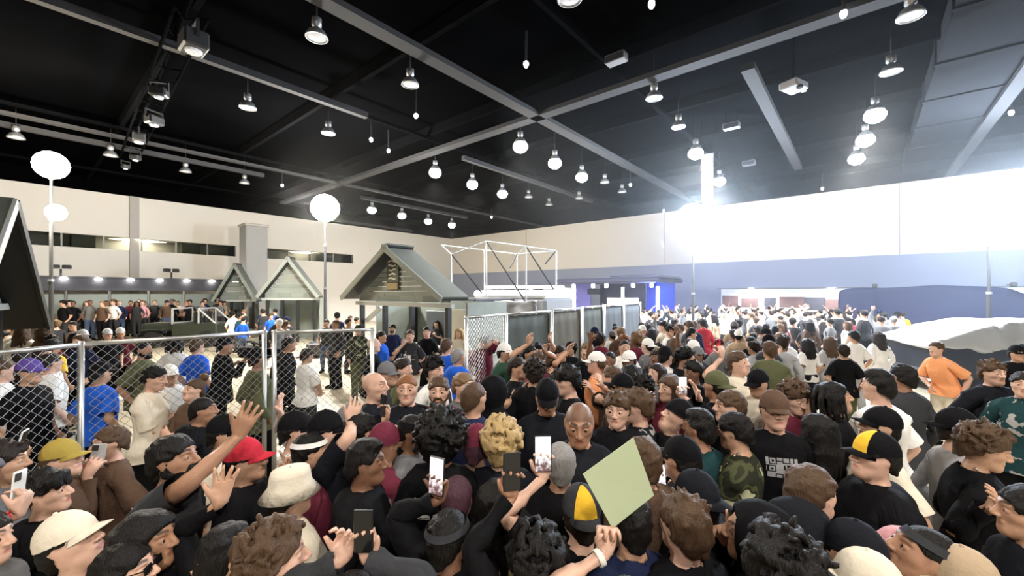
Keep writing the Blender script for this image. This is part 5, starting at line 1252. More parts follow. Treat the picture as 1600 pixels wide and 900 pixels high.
# left foreground, bottom edge upwards
P_('person in a tan sweatshirt at bottom left, pale cap over dark hair, head tipped up', 112, 846, st=1.68, face=82, hp=22, hair='short', hc='black', hat='cap', hatc='cream', top='longsleeve', tc='tan', tone=1)
r = P_('person cut by the left edge raising a bare arm with a red wristband', -28, 842, st=1.64, face=75, hair='short', tc='grey', tone=1, R=(44, 772, .18), fR='grip', ex=('wristband_red',), palmR='self'); PH_(r, 0, 'white phone seen edge on in the hand with the red wristband', case='white', lit=False)
r = P_('person in a mustard yellow cap with brown hair, looking right past the fence post', 98, 716, st=1.64, face=82, hp=6, hair='short', hc='brown', hat='cap', hatc='gold', top='longsleeve', tc='brown', tone=1, R=(152, 722, .12), palmR='in', fR='phone'); PH_(r, 0, 'pale phone in the hand beside the mustard yellow cap', case='silver', lit=False)
r = P_('person in a grey sweatshirt at the left edge holding up a white phone', 6, 722, st=1.7, face=60, hair='messy', hc='dark', top='longsleeve', tc='grey', tone=2, R=(44, 700, .1), palmR='self', fR='phone'); PH_(r, 0, 'white backed phone held up at the left edge before the fence', case='white', lit=False, up=(.25, .1, 1), flip=True)
P_('person with glossy black hair hunched in a dark grey t-shirt, bare arm stretched right', 272, 716, st=1.84, face=84, hp=8, lean=14, hair='short', hc='black', top='tee', tc='charcoal', tone=3, beard='black', R=(388, 655, -.05), fR='open', palmR='in', wide=1.08)
P_('person in profile with long dark hair and black top, bottom left', 232, 842, st=1.68, face=86, hp=4, hair='long', hc='black', top='hoodie', tc='black', tone=3)
P_('person with short dark hair and sunglasses at the bottom edge, nearest of the left profiles', 196, 893, st=1.62, face=78, hp=8, hair='short', hc='black', top='hoodie', tc='black', tone=1, ex=('shades',))
r = P_('person in black with a white cuff raising one straight hand, bottom left of centre', 352, 868, st=1.64, face=28, hair='fade', hc='black', top='longsleeve', tc='black', tone=2, L=(352, 752, .1), fL='open', palmL='in', R=(338, 880, .08), fR='phone', palmR='in', ex=('wristband_white',)); PH_(r, 0, 'silver phone held low in front of the black sleeved arm at the bottom', case='silver', lit=False, up=(.5, .2, .8))
P_('person in a red and navy cap looking right, under the row of raised arms', 384, 718, st=1.72, face=80, hp=4, hair='short', hc='black', hat='cap', hatc='red', top='hoodie', tc='black', tone=2)
P_('person in a plain black cap and beige shirt behind the tanned raised arm', 352, 676, st=1.72, face=78, hair='short', hc='black', hat='cap', hatc='black', tc='cream', tone=2)
P_('person in a white lace top and black cap with one arm raised', 463, 671, st=1.74, face=74, hp=2, hair='short', hc='black', hat='cap', hatc='black', top='longsleeve', tc='white', tp='lace', tone=1, L=(437, 630, .1), palmL=(0, 1, 0), fL='open')
P_('person in a tall plain black cap right of the lace sleeve, long arm raised right', 511, 672, st=1.78, face=72, hair='short', hc='black', hat='cap', hatc='black', top='tee', tc='ink', tone=1, R=(556, 638, .12), fR='open', palmR='in')
P_('person with short dark hair and a pale headband, hand raised with one finger up', 486, 704, st=1.68, face=62, hair='short', hc='black', hat='headband', hatc='white', top='tee', tc='maroon', tone=2, L=(456, 716, .1), fL='point', palmL='in')
P_('person in a cream bucket hat and cream hoodie seen from behind', 456, 770, st=1.66, face=38, hair='short', hc='dark', hat='bucket', hatc='cream', top='hoodie', tc='cream', tone=1)
P_('person with large brown curls at the bottom edge, nearest to the camera', 432, 872, st=1.70, face=62, hp=4, hair='curly', hc='brown', top='hoodie', tc='olive', tone=1)
r = P_('person mostly below the frame raising a black phone in both hands', 552, 948, st=1.62, face=4, hair='short', hc='black', top='hoodie', tc='charcoal', tone=1, R=(570, 838, .16), L=(545, 836, .16), fR='phone', fL='phone', palmR='self', palmL='self'); PH_(r, 0, 'black phone held in two hands at the bottom, left of centre', lit=False)
P_('person in profile with cropped black hair, ear and jaw lit, dark top, left of centre', 572, 722, st=1.76, face=80, hair='fade', hc='black', scalp=.8, top='hoodie', tc='black', tone=4)
r = P_('person with round dark hair raising a small phone below the bald guest', 566, 672, st=1.74, face=42, hair='short', hc='black', top='tee', tc='black', tone=2, R=(604, 640, .14), fR='phone', palmR='self'); PH_(r, 0, 'dark phone held by the arm raised in front of the bald guest', lit=False)
P_('person in a maroon head wrap seen from behind, left of the big black afro', 602, 694, st=1.7, face=30, hair=None, hat='beanie', hatc='maroon', top='hoodie', tc='maroon', tone=3)
P_('person in a grey shirt with cropped hair, looking right, left of the big black afro', 646, 674, st=1.76, face=96, hp=-8, hair='crop', hc='black', hat='headband', hatc='black', tc='grey', tone=4)
P_('person with a very large black afro seen from behind in the middle', 690, 686, st=1.82, face=2, hair='bigafro', hc='black', top='hoodie', tc='black', tp=W1, tone=4)
P_('person with blond curls seen from behind in the middle', 783, 692, st=1.78, face=-6, hair='afro', hc='blond', top='hoodie', tc='ink', tone=1)
P_('person in a dark plum cap left of the blond curls', 745, 694, st=1.74, face=12, hair='short', hc='plum', hat='cap', hatc='maroon', top='hoodie', tc='black', tone=2)
r = P_('person in a black hoodie with buttoned cuff holding a lit phone up, bottom centre', 702, 838, st=1.64, face=28, hp=4, hair='short', hc='black', top='hoodie', tc='black', tone=4, hat='headband', hatc='charcoal', L=(692, 752, .14), palmL='self', fL='phone'); PH_(r, 1, 'lit pinkish phone screen held up left of the yellow top', k=1, sc=1.12)
P_('person with short plum hair just behind the lit pinkish phone', 714, 776, st=1.66, face=5, hair='crop', hc='plum', scalp=.6, top='hoodie', tc='black', tone=4)
P_('person with long black hair and a pale yellow top seen from behind', 778, 784, st=1.66, face=2, hair='long', hc='black', top='tee', tc='straw', tone=2)
r = P_('person with cropped black hair at the bottom, black sleeve straight up beside the yellow top', 838, 876, st=1.64, face=-14, hair='afro', hc='black', top='longsleeve', tc='black', tone=3, L=(800, 745, .12), palmL='self', fL='phone'); PH_(r, 1, 'dark phone in a straight raised black sleeved arm', lit=False, case='ink')
r = P_('person in a backwards black and amber cap, bare arm raised with a phone', 907, 800, st=1.70, face=-4, hair='short', hc='dark', hat='cap_back', hatc='charcoal', hatc2='yellow', tc='black', tone=1, L=(850, 716, .12), palmL='self', fL='phone'); PH_(r, 1, 'lit white phone held by the bare arm left of the green sign', k=0, sc=1.1)
sg = P_('person below the frame holding up the pale green sign with one braceleted hand', 985, 958, st=1.62, face=-2, hair='long', hc='dark', tc='ink', tone=1, L=(951, 824, .16), fL='fist', palmL='self', ex=('wristband_white',))
P_('person in navy with dark hair directly behind the green sign', 985, 812, st=1.70, face=0, hair='short', hc='black', top='jacket', tc='navy', tone=2)
P_('person with fluffy brown hair seen from behind, right of the green sign', 1066, 818, st=1.72, face=-24, hair='messy', hc='brown', top='jacket', tc='black', tone=1)
P_('person in a black cap, upper of two dark caps right of the sign', 1064, 716, st=1.74, face=-38, hair='short', hc='black', hat='cap', hatc='black', top='hoodie', tc='charcoal', tone=2)
P_('person in a smooth black cap, lower of two dark caps right of the sign', 1086, 776, st=1.72, face=-30, hair='short', hc='black', hat='cap_back', hatc='ink', top='hoodie', tc='black', tone=2)
r = P_('person with brown hair and a brown jacket behind the top corner of the sign', 1004, 716, st=1.78, face=-14, hair='short', hc='brown', top='jacket', tc='brown', tone=1, R=(1024, 756, .22), palmR='self', fR='phone'); PH_(r, 0, 'lit narrow phone at the right edge of the green sign', k=2)
P_('person with smooth dark grey hair left of the sign, behind the lit phone', 876, 722, st=1.76, face=4, hair='crop', hc='grey', top='hoodie', tc='black', tone=2)
P_('person in a black hoodie pointing left with one hand, lower right of centre', 1176, 832, st=1.70, face=-62, hair='short', hc='black', top='hood_up', tc='black', tone=2, R=(1124, 822, .12), fR='point', palmR='in')
P_('person in a black and beige hooded jacket with brown hair, smiling to the right', 1268, 768, st=1.80, face=76, hp=2, hair='short', hc='brown', top='hoodie', tc='black', tone=1, wide=1.05)
P_('person in a black hood turned left, hand with a thumb up in front', 1232, 826, st=1.68, face=-70, hair='short', hc='black', top='hood_up', tc='ink', tone=2, L=(1222, 836, .1), fL='fist', palmL='in')
P_('person in a black and amber cap and black hoodie looking left', 1366, 712, st=1.80, face=-84, hp=4, hair='short', hc='black', hat='cap', hatc='black', hatc2='yellow', top='hoodie', tc='black', tone=1, wide=1.08)
P_('person with fluffy brown hair and a necklace in an open black jacket, far right', 1540, 700, st=1.76, face=128, hp=-14, hair='curly', hc='brown', top='jacket', tc='black', tone=2, R=(1556, 778, -.25), fR='relax', palmR='self', ex=('chain',), wide=1.1)
P_('person in a beige sweatshirt and black cap behind the fluffy haired one at right', 1498, 668, st=1.78, face=110, hair='crop', hc='dark', hat='cap_back', hatc='black', top='longsleeve', tc='silver', tone=1)
P_('person in a black cap with a white edge seen from behind, bottom right', 1332, 862, st=1.68, face=-20, hair='short', hc='black', hat='cap', hatc='ink', top='hoodie', tc='black', tone=2)
P_('person in a cream cap at the bottom edge right of centre', 1350, 912, st=1.64, face=-50, hair='short', hc='dark', hat='cap', hatc='cream', top='hoodie', tc='charcoal', tone=2)
P_('person with a grey headband looking steeply up to the left, bottom right', 1440, 866, st=1.70, face=-72, hp=26, hair='crop', hc='black', scalp=.7, hat='headband', hatc='charcoal', top='hoodie', tc='brown', tone=3)
P_('person in a dusty pink cap between the cream cap and the upturned face', 1408, 872, st=1.62, face=-40, hair='short', hc='brown', hat='cap', hatc='pink', top='hoodie', tc='maroon', tone=1)
P_('person in a tan cap at the bottom edge far right', 1496, 906, st=1.64, face=-60, hair='short', hc='brown', hat='cap', hatc='tan', top='jacket', tc='olive', tone=1)
P_('person in dark clothes cut by the right edge near the bottom', 1606, 800, st=1.72, face=-60, hair='short', hc='black', top='jacket', tc='ink', tone=2)
# right middle
P_('person in a camouflage t-shirt with black hair looking down to the left, arms folded', 1147, 672, st=1.78, face=-48, hp=-10, hair='short', hc='black', tc='olive', tp='camo', tone=2, R='cross', L='cross', ex=('chain',), wide=1.08)
P_('person in a brown cap and black t-shirt with a pale print, facing the camera', 1211, 640, st=1.86, face=196, hair='short', hc='brown', hat='cap', hatc='brown', tc='black', tp=W2, tone=1, wide=1.1)
P_('person with long straight black hair seen from behind, right of the printed t-shirt', 1276, 670, st=1.70, face=-12, hair='long', hc='black', tc='black', tone=3)
P_('person with curly brown hair and a maroon shirt looking down, behind the printed t-shirt', 1243, 622, st=1.80, face=170, hp=-16, hair='curly', hc='brown', tc='maroon', tone=1)
P_('person in a black head wrap with long black curls, face tipped up', 1303, 620, st=1.86, face=112, hp=10, hair='dreads', hc='black', tc='black', tone=2)
P_('person in a broad white t-shirt with short dark hair seen from behind at right', 1372, 602, st=1.92, face=-22, hair='fade', hc='black', scalp=.7, tc='white', tone=1, wide=1.2)
P_('person in a black cap looking up left before the broad white t-shirt', 1374, 666, st=1.80, face=-76, hp=10, hair='crop', hc='black', hat='cap', hatc='black', tc='cream', tone=2)
P_('person in a black jacket behind the broad white t-shirt, seen from behind', 1410, 588, st=1.86, face=-8, hair='short', hc='black', top='jacket', tc='charcoal', tone=3)
P_('person in a black jacket with pale chest marks, far right by the car', 1552, 582, st=1.84, face=188, hair='messy', hc='brown', top='jacket', tc='ink', tp=W3, tone=1, R='pocket', wide=1.08)
P_('person in a grey mottled jacket cut by the right edge', 1600, 600, st=1.80, face=-130, hair='short', hc='dark', top='jacket', tc='teal', tp='mottle', tone=1)
P_('person in black at the right edge behind the mottled jacket', 1590, 552, st=1.76, face=190, hair='short', hc='black', hat='cap', hatc='black', top='hoodie', tc='black', tone=2)
P_('person in an orange t-shirt and beige trousers bending by the covered car', 1463, 545, st=1.80, face=-100, lean=22, hair='short', hc='brown', tc='orange', bc='cream', tone=1, R='clasp')
# centre: the guards and those reaching in
P_('guard with a shaved head and black jacket looking down, centre of the crush', 905, 660, st=1.92, face=188, hp=-14, hair=None, scalp=.55, hc='black', top='jacket', tc='ink', tone=3, wide=1.15)
P_('guard in a black cap with the face in shadow, left of the shaved guard', 855, 620, st=1.90, face=182, hp=-18, hair='crop', hc='black', hat='cap', hatc='black', top='jacket', tc='ink', tone=3, wide=1.12)
P_('person with long tousled brown hair and a white chest print, right of the shaved guard', 964, 640, st=1.82, face=204, hair='messy', hc='brown', top='hoodie', tc='black', tp=W2, tone=1)
P_('person with swept light brown hair in profile to the left, dark patterned jacket', 996, 634, st=1.82, face=-78, hair='fringe', hc='brown', top='jacket', tc='ink', tp='mottle', tone=1)
r = P_('person with flushed face and dark hair, white phone against the ear', 886, 594, st=1.90, face=-96, hp=-6, hair='fringe', hc='black', tc='black', tone=1, R='face', fR='phone'); PH_(r, 0, 'white phone pressed to the ear of the flushed person', case='white', lit=False)
P_('person with short gingery hair and a navy jacket, seen half from behind', 741, 620, st=1.88, face=38, hair='crop', hc='brown', scalp=.6, top='jacket', tc='navy', tone=2, wide=1.1)
P_('person in a black hood with a small white badge, behind the navy jacket', 775, 610, st=1.80, face=60, hair=None, top='hood_up', tc='black', tone=2)
P_('person with tanned arms thrown forward over the guards', 808, 574, st=1.84, face=120, hair='short', hc='dark', tc='black', tone=2, R=(822, 600, -.3), L=(800, 618, -.3), fR='open', fL='open')
P_('person with brown hair holding both hands to the face', 842, 566, st=1.78, face=150, hair='messy', hc='brown', tc='maroon', tone=2, R='face', L='face')
P_('person with arms reaching over at the chain link fence corner', 828, 552, st=1.84, face=140, hair='short', hc='black', tc='brown', tone=2, R=(826, 528, -.2), L=(853, 540, -.2), fR='open', fL='relax')
P_('person raising a bare arm high beside the fence corner', 874, 552, st=1.80, face=120, hair='short', hc='dark', tc='black', tone=2, R=(890, 540, -.3), L=(858, 522, -.2))
P_('person in a white cap and orange top with a bent bare arm', 931, 566, st=1.84, face=-80, hair='short', hc='brown', hat='cap', hatc='white', tc='orange', tone=1, R='back', L=(922, 600, -.25))
P_('person reaching a pale forearm left across the middle', 956, 590, st=1.80, face=-70, hair='short', hc='brown', tc='brown', tone=1, R=(938, 592, -.2), L=(940, 602, -.1), fL='open')
P_('person in a white t-shirt with a dark print facing the camera', 976, 542, st=1.84, face=182, hair='crop', hc='dark', tc='white', tp=('front', .09, .09, 1.2, 'charcoal', 4), tone=1, R='clasp', L='clasp')
P_('person with a dark curly head low behind the swept hair', 1000, 606, st=1.72, face=-60, hair='curly', hc='black', tc='black', tone=3)
P_('person in a white t-shirt and black cap looking right, near the middle', 1040, 556, st=1.84, face=60, hair='crop', hc='black', hat='cap', hatc='black', tc='white', tone=1)
P_('person with dark curls and a black jacket next to the white t-shirt with cap', 1072, 560, st=1.84, face=130, hp=-14, hair='curly', hc='black', top='jacket', tc='black', tone=2)
r = P_('person in a black vest over white sleeves reaching a hand up to the left', 1140, 634, st=1.82, face=-82, hair='short', hc='brown', top='longsleeve', tc='black', tone=1, R=(1086, 606, .1), fR='open', palmR=(0, 1, 0))
r = P_('person in a dark red top with a hand and phone at the cheek', 1046, 606, st=1.80, face=-110, hair='long', hc='brown', tc='maroon', tone=1, R='face', L=(1066, 606, -.2), fL='phone', palmL='cam'); PH_(r, 1, 'white phone held upright right of the brown haired one', case='white', k=0)
P_('person in an olive cap worn backwards, neck and shoulder in view', 1118, 602, st=1.84, face=-30, hair='crop', hc='black', hat='cap_back', hatc='olive', tc='black', tone=3)
r = P_('person in a cream t-shirt with one arm straight up holding a red phone', 1154, 566, st=1.92, face=150, hp=6, hair='short', hc='brown', tc='cream', tone=1, R=(1128, 545, -.1), fR='phone', palmR='self', wide=1.08); PH_(r, 0, 'red phone held high above the cream t-shirt', case='red', lit=False)
P_('person in a black cap and cream shirt looking down right, behind the camouflage t-shirt', 1184, 598, st=1.80, face=-110, hp=-12, hair='crop', hc='black', hat='cap', hatc='black', tc='cream', tone=2)
P_('person in an olive brown jacket seen from behind, right of the cream t-shirt', 1202, 546, st=1.88, face=6, hair='short', hc='brown', top='jacket', tc='olive', tone=2, wide=1.1)
P_('person in a black beanie with the face thrown back, left of the teal jacket', 1056, 652, st=1.76, face=-96, hp=30, hair=None, hat='beanie', hatc='black', top='hoodie', tc='black', tone=1)
P_('person in a dark teal jacket with a pale piped collar seen from behind', 1092, 668, st=1.78, face=-36, hair='fade', hc='black', scalp=.6, top='jacket', tc='teal', tone=3)
# left of centre, beyond the arms
P_('bald guest in a dark shirt looking right, before the bright floor', 586, 602, st=1.88, face=96, hair=None, scalp=.12, hc='brown', tc='ink', tone=1)
P_('person with thinning ginger hair and a flushed face, facing the camera', 636, 606, st=1.88, face=172, hair='crop', hc='ginger', top='jacket', tc='ink', tone=1)
P_('person in a grey cap left of the olive t-shirt', 606, 584, st=1.80, face=110, hair='short', hc='brown', hat='cap', hatc='grey', tc='charcoal', tone=2)
P_('person in an olive t-shirt with dark hair looking right', 630, 576, st=1.84, face=110, hair='short', hc='dark', tc='olive', tone=1)
P_('person with curly black hair, white t-shirt and a backpack', 680, 578, st=1.86, face=128, hair='curly', hc='black', tc='white', tone=1, ex=('straps',))
P_('person with brown hair and beard in a cream hood over maroon, facing the camera', 686, 610, st=1.84, face=176, hair='short', hc='brown', beard='brown', top='hoodie', tc='maroon', tone=1)
P_('person with light brown hair left of the navy jacket, looking right', 724, 602, st=1.82, face=130, hair='short', hc='light', top='jacket', tc='grey', tone=1)
P_('person in a bright blue t-shirt with brown hair, seen from behind', 698, 540, st=1.84, face=24, hair='short', hc='brown', tc='blue', tone=1)
P_('person with grey hair in a blue hoodie next to the bright blue t-shirt', 716, 556, st=1.80, face=40, hair='crop', hc='grey', top='hoodie', tc='blue', tone=2)
P_('person in a maroon t-shirt and white trousers with one arm behind the head', 756, 531, st=1.82, face=30, hair='crop', hc='grey', tc='maroon', bc='white', tone=1, R='back')
P_('person in a white cap and dark green jacket at the fence post', 789, 550, st=1.84, face=120, hair='short', hc='dark', hat='cap', hatc='white', top='jacket', tc='green', tone=2)
P_('bald person in a black t-shirt at the fence post before the bright floor', 584, 538, st=1.84, face=80, hair=None, scalp=.1, hc='grey', tc='black', tone=0)
P_('person in a blue shirt with short dark hair behind the bald one', 596, 526, st=1.78, face=100, hair='short', hc='dark', tc='blue', tone=2)
P_('person in a navy hooded top and black shorts before the kiosk', 613, 514, st=1.80, face=170, hair='short', hc='black', top='hoodie', tc='navy', bottom='shorts', tone=2, R='clasp', L='clasp', ex=('mask',))
P_('person in a black vest with a white print rubbing the face, beige trousers', 641, 524, st=1.80, face=175, hair='short', hc='brown', tc='charcoal', tp=('front', .12, .13, 1.2, 'white', 6), bc='cream', tone=1, R='face')
P_('person in a black t-shirt with clasped hands before the kiosk counter', 667, 518, st=1.82, face=178, hair='short', hc='black', tc='black', tone=1, R='clasp', L='clasp')
P_('person with long dark hair leaning at the kiosk counter', 682, 506, st=1.68, face=190, hair='long', hc='dark', tc='charcoal', tone=1, L='chest')
P_('person with blond hair in a cream top beside the kiosk counter', 717, 520, st=1.72, face=200, hair='long', hc='blond', tc='cream', tone=1)
# on the bright floor and behind the near fence
P_('person all in dark clothes striding across the bright floor', 452, 537, st=1.82, face=60, hair='short', hc='black', top='longsleeve', tc='ink', tone=3, legs=((22, -8), (-16, -18)), L='walk', R='walk', lean=6)
P_('person in a white top and dark trousers standing on the bright floor', 480, 555, st=1.70, face=30, hp=-10, hair='short', hc='dark', tc='white', tone=2, bc='charcoal', R='clasp', L='clasp')
P_('person in camouflage clothes walking near the fence post', 560, 515, st=1.80, face=150, hair='short', hc='dark', top='longsleeve', tc='olive', tp='camo', bc='olive', tone=1, legs=((14, -6), (-10, -12)), lod=1)
P_('person in a purple cap and dark t-shirt close behind the near fence', 47, 580, st=1.86, face=84, hair='short', hc='dark', hat='cap', hatc='purple', tc='black', tone=2, lod=0)
P_('person in a white t-shirt seen from behind, right of the purple cap', 80, 566, st=1.80, face=20, hair='short', hc='dark', tc='white', tone=1)
P_('person in a yellow jersey seen from behind, farther back at left', 83, 540, st=1.78, face=0, hair='short', hc='black', tc='yellow', tone=3)
P_('person in white at the left edge behind the fence', 6, 578, st=1.80, face=40, hair='crop', hc='brown', tc='white', tone=1)
P_('person in a bright blue shirt and black cap beside the thick fence post', 157, 582, st=1.76, face=10, hair='crop', hc='black', hat='cap', hatc='black', tc='blue', tone=2)
P_('person in an olive shirt with a beard standing right of the blue shirt', 224, 546, st=1.86, face=84, hair='crop', hc='black', beard='black', tc='olive', tone=3)
P_('person in a cream t-shirt looking down right, close behind the fence', 242, 590, st=1.82, face=80, hp=-12, hair='short', hc='black', tc='cream', tone=1, R=(285, 650, .2), lod=0)
P_('person with dark locks and a white t-shirt seen from behind', 274, 536, st=1.82, face=-5, hair='dreads', hc='black', tc='white', tone=4)
P_('person in a blue shirt between the white t-shirt and the camera operator', 308, 540, st=1.80, face=10, hair='short', hc='brown', tc='blue', tone=1)
P_('person in a white cap bending behind the cream t-shirt', 266, 585, st=1.70, face=120, lean=16, hair='short', hc='dark', hat='cap', hatc='white', tc='white', tone=2)
P_('person with bare shoulders and brown hair, arms crossed, low behind the fence', 303, 608, st=1.66, face=200, hp=10, hair='bun', hc='brown', tc='brown', tone=1, R='cross', L='cross')
op = P_('camera operator in black with a belt, seen behind the fence', 352, 540, st=1.86, face=62, lean=6, hair='short', hc='black', hat='cap_back', hatc='black', top='jacket', tc='black', tone=3, R=(384, 560, .25), L=(372, 566, .3), fR='grip', fL='grip')
P_('person with glasses and a flushed face low behind the thick fence post', 172, 690, st=1.62, face=-150, hair='short', hc='brown', tc='brown', tone=1, ex=('shades',))
P_('person in black bending low behind the fence near the camera operator', 318, 640, st=1.70, face=70, lean=20, hair='crop', hc='black', top='hoodie', tc='black', tone=3)
P_('person in a dark jacket with a cap, behind the post of the long fence panel', 404, 560, st=1.86, face=40, hair='crop', hc='dark', hat='cap', hatc='black', top='jacket', tc='olive', tone=3)
P_('person in a dark shirt and white cap at the back left', 130, 524, st=1.76, face=100, hair='short', hc='dark', hat='cap', hatc='white', tc='black', tone=2)
P_('person in a white cap and black shirt at the back, left one of two', 168, 522, st=1.76, face=120, hair='short', hc='dark', hat='cap', hatc='white', tc='ink', tone=1)
P_('person in a white cap and maroon shirt at the back, right one of two', 188, 520, st=1.74, face=140, hair='short', hc='dark', hat='cap', hatc='white', tc='maroon', tone=2)
# right, on the pale aisle
P_('person in a white top and black skirt with dark hair, on the pale aisle', 1261, 537, st=1.66, face=-10, hair='long', hc='black', tc='white', bottom='skirt', bc='ink', tone=2)
P_('person with brown hair in a white and grey top on the pale aisle', 1296, 534, st=1.70, face=5, hair='long', hc='brown', tc='silver', bc='white', tone=1)
P_('person in white seen from behind, right part of the aisle', 1334, 525, st=1.80, face=-5, hair='short', hc='black', tc='white', bc='silver', tone=2)
P_('person in a black cap carrying a black bag on the aisle, olive trousers', 1318, 548, st=1.70, face=20, hair='short', hc='dark', tc='black', bc='olive', tone=2)
P_('person with long dark hair and a white quilted jacket seen from behind near the car', 1372, 526, st=1.72, face=-4, hair='long', hc='dark', top='jacket', tc='white', bc='charcoal', tone=1)
P_('tall person in charcoal seen from behind, left of the quilted jacket', 1308, 488, st=1.92, face=-4, hair='short', hc='black', top='jacket', tc='charcoal', tone=2, wide=1.15, Y=14.5)
P_('tall person in slate grey seen from behind, before the dark float', 1350, 490, st=1.90, face=0, hair='short', hc='dark', top='jacket', tc='charcoal', tone=1, wide=1.12, Y=14.0)
P_('person in a grey jacket seen from behind, next to the covered car', 1396, 500, st=1.84, face=8, hair='crop', hc='grey', top='jacket', tc='grey', tone=1, wide=1.15)
P_('person in a neon yellow jacket far back by the dark float', 1410, 492, st=1.78, face=20, hair='short', hc='dark', top='jacket', tc='yellow', tone=2)
P_('person in a pink top with a red bag at the hip, back right', 1222, 505, st=1.72, face=0, hair='long', hc='brown', tc='pink', tone=1)
P_('person in a white knit cap seen from behind in the right half', 1083, 546, st=1.80, face=0, hair=None, hat='beanie', hatc='white', top='jacket', tc='charcoal', tone=1)
P_('person with auburn hair and a round face near the slate fence screens', 975, 535, st=1.70, face=170, hair='afro', hc='ginger', tc='brown', tone=1)
P_('person in a black cap before the slate fence screens', 930, 520, st=1.80, face=150, hair='crop', hc='black', hat='cap', hatc='navy', tc='black', tone=1)
P_('person with black hair in two buns by the end of the fence', 962, 516, st=1.74, face=180, hair='bun', hc='black', tc='white', tone=1)
P_('person in a white cap at the far end of the fence', 1004, 516, st=1.78, face=170, hair='short', hc='dark', hat='cap', hatc='white', tc='charcoal', tone=1)
P_('person in a black cap and white mask like shirt, right of centre', 1154, 524, st=1.78, face=30, hair='short', hc='black', hat='cap_back', hatc='white', tc='tan', tone=2)
P_('person in a black cap looking left, beside the olive brown jacket', 1196, 522, st=1.80, face=-60, hair='short', hc='black', hat='cap', hatc='black', tc='black', tone=2)
# the pale green sign
p, d, n = sg[1][1]
t = thing('poster_board', 'blank pale green poster board held up tilted in the middle foreground', 'sign', (0, 0, 0))
YS = p[1] + .02; q = [at(x, y, YS + dy) for x, y, dy in ((911, 741, .0), (990, 684, .05), (1022, 774, .05), (957, 826, 0))]
nn = unit(np.cross(q[1] - q[0], q[3] - q[0])) * .004; V = [*q, *[v + nn for v in q]]
m = mat('pale_green_card', (.41, .47, .30), .75, noise=.03, nscale=4); nt = m.node_tree
obj('board', (V, [(0, 1, 2, 3), (7, 6, 5, 4), (0, 4, 5, 1), (1, 5, 6, 2), (2, 6, 7, 3), (3, 7, 4, 0)]), m, t)
# the video camera on the operator's shoulder
p, d, n = op[1][0]; c = p + np.array([.05, .0, .12])
t = thing('video_camera', 'black shoulder video camera with a long lens hood, carried behind the fence', 'video camera', tuple(c), -.35)
obj('body', box((0, 0, 0), (.34, .16, .2), 0, .02), mat('black_plastic', (.015, .015, .016), .35), t); V, F = lathe([(.055, 0), (.06, .16), (.085, .2), (.09, .28), (.075, .28)], 14, cap=False); V = V[:, [2, 1, 0]] + np.array([.16, 0, 0]); obj('lens', (V, F), mat('black_plastic', (.015, .015, .016)), t, smooth=True)
obj('viewfinder', box((-.02, -.14, .06), (.16, .07, .07), 0, .01), darksteel, t); obj('handle', tubes([((-.12, 0, .1), (-.12, 0, .17)), ((-.12, 0, .17), (.12, 0, .17)), ((.12, 0, .17), (.12, 0, .1))], .016, 8), darksteel, t); obj('microphone', tubes([((-.05, .09, .13), (.28, .09, .13))], .02, 8), darksteel, t)
# the bag on the aisle and the red bag
q = at(1326, 560, 9.0); t = thing('handbag', 'small black bag with a silver clasp on the aisle', 'bag', (q[0], q[1], .88)); obj('pouch', box((0, 0, 0), (.3, .12, .2), .2, .03), cloth_mat('black'), t); obj('clasp', box((0, -.062, .02), (.06, .012, .03), .2), alu, t); obj('strap', tubes([((-.12, 0, .1), (-.06, .02, .5)), ((.12, 0, .1), (.06, .02, .5)), ((-.06, .02, .5), (.06, .02, .5))], .01, 6), cloth_mat('black'), t)

# ------------------------------------------------------------------ the rest of the crowd, each an individual, placed by area
RNG = random.Random(11)
taken = [(float(r[0]), float(r[1])) for _, r, _ in PEOPLE]
def free(x, y, d): return all((x - a) ** 2 + (y - b) ** 2 > d * d for a, b in taken)
DARK = ['black'] * 6 + ['ink', 'ink', 'charcoal', 'navy', 'brown']; HAIRS = ['short', 'fade', 'messy', 'curly', 'crop', 'long', 'fringe']
def inside(px, py, poly):
    c = False; j = len(poly) - 1
    for i in range(len(poly)):
        (xi, yi), (xj, yj) = poly[i], poly[j]
        if (yi > py) != (yj > py) and px < (xj - xi) * (py - yi) / (yj - yi) + xi: c = not c
        j = i
    return c
COLN = dict(black='black', ink='black', charcoal='dark grey', navy='navy', brown='brown', white='white', cream='cream', grey='grey', silver='pale grey', pink='pink', maroon='maroon', red='red', blue='blue', tan='tan', olive='olive', purple='purple', teal='teal', gold='ochre', straw='straw', orange='orange', jean='denim blue')
TOPN = dict(tee='t-shirt', hoodie='hoodie', jacket='jacket', longsleeve='sweatshirt', hood_up='raised hood')
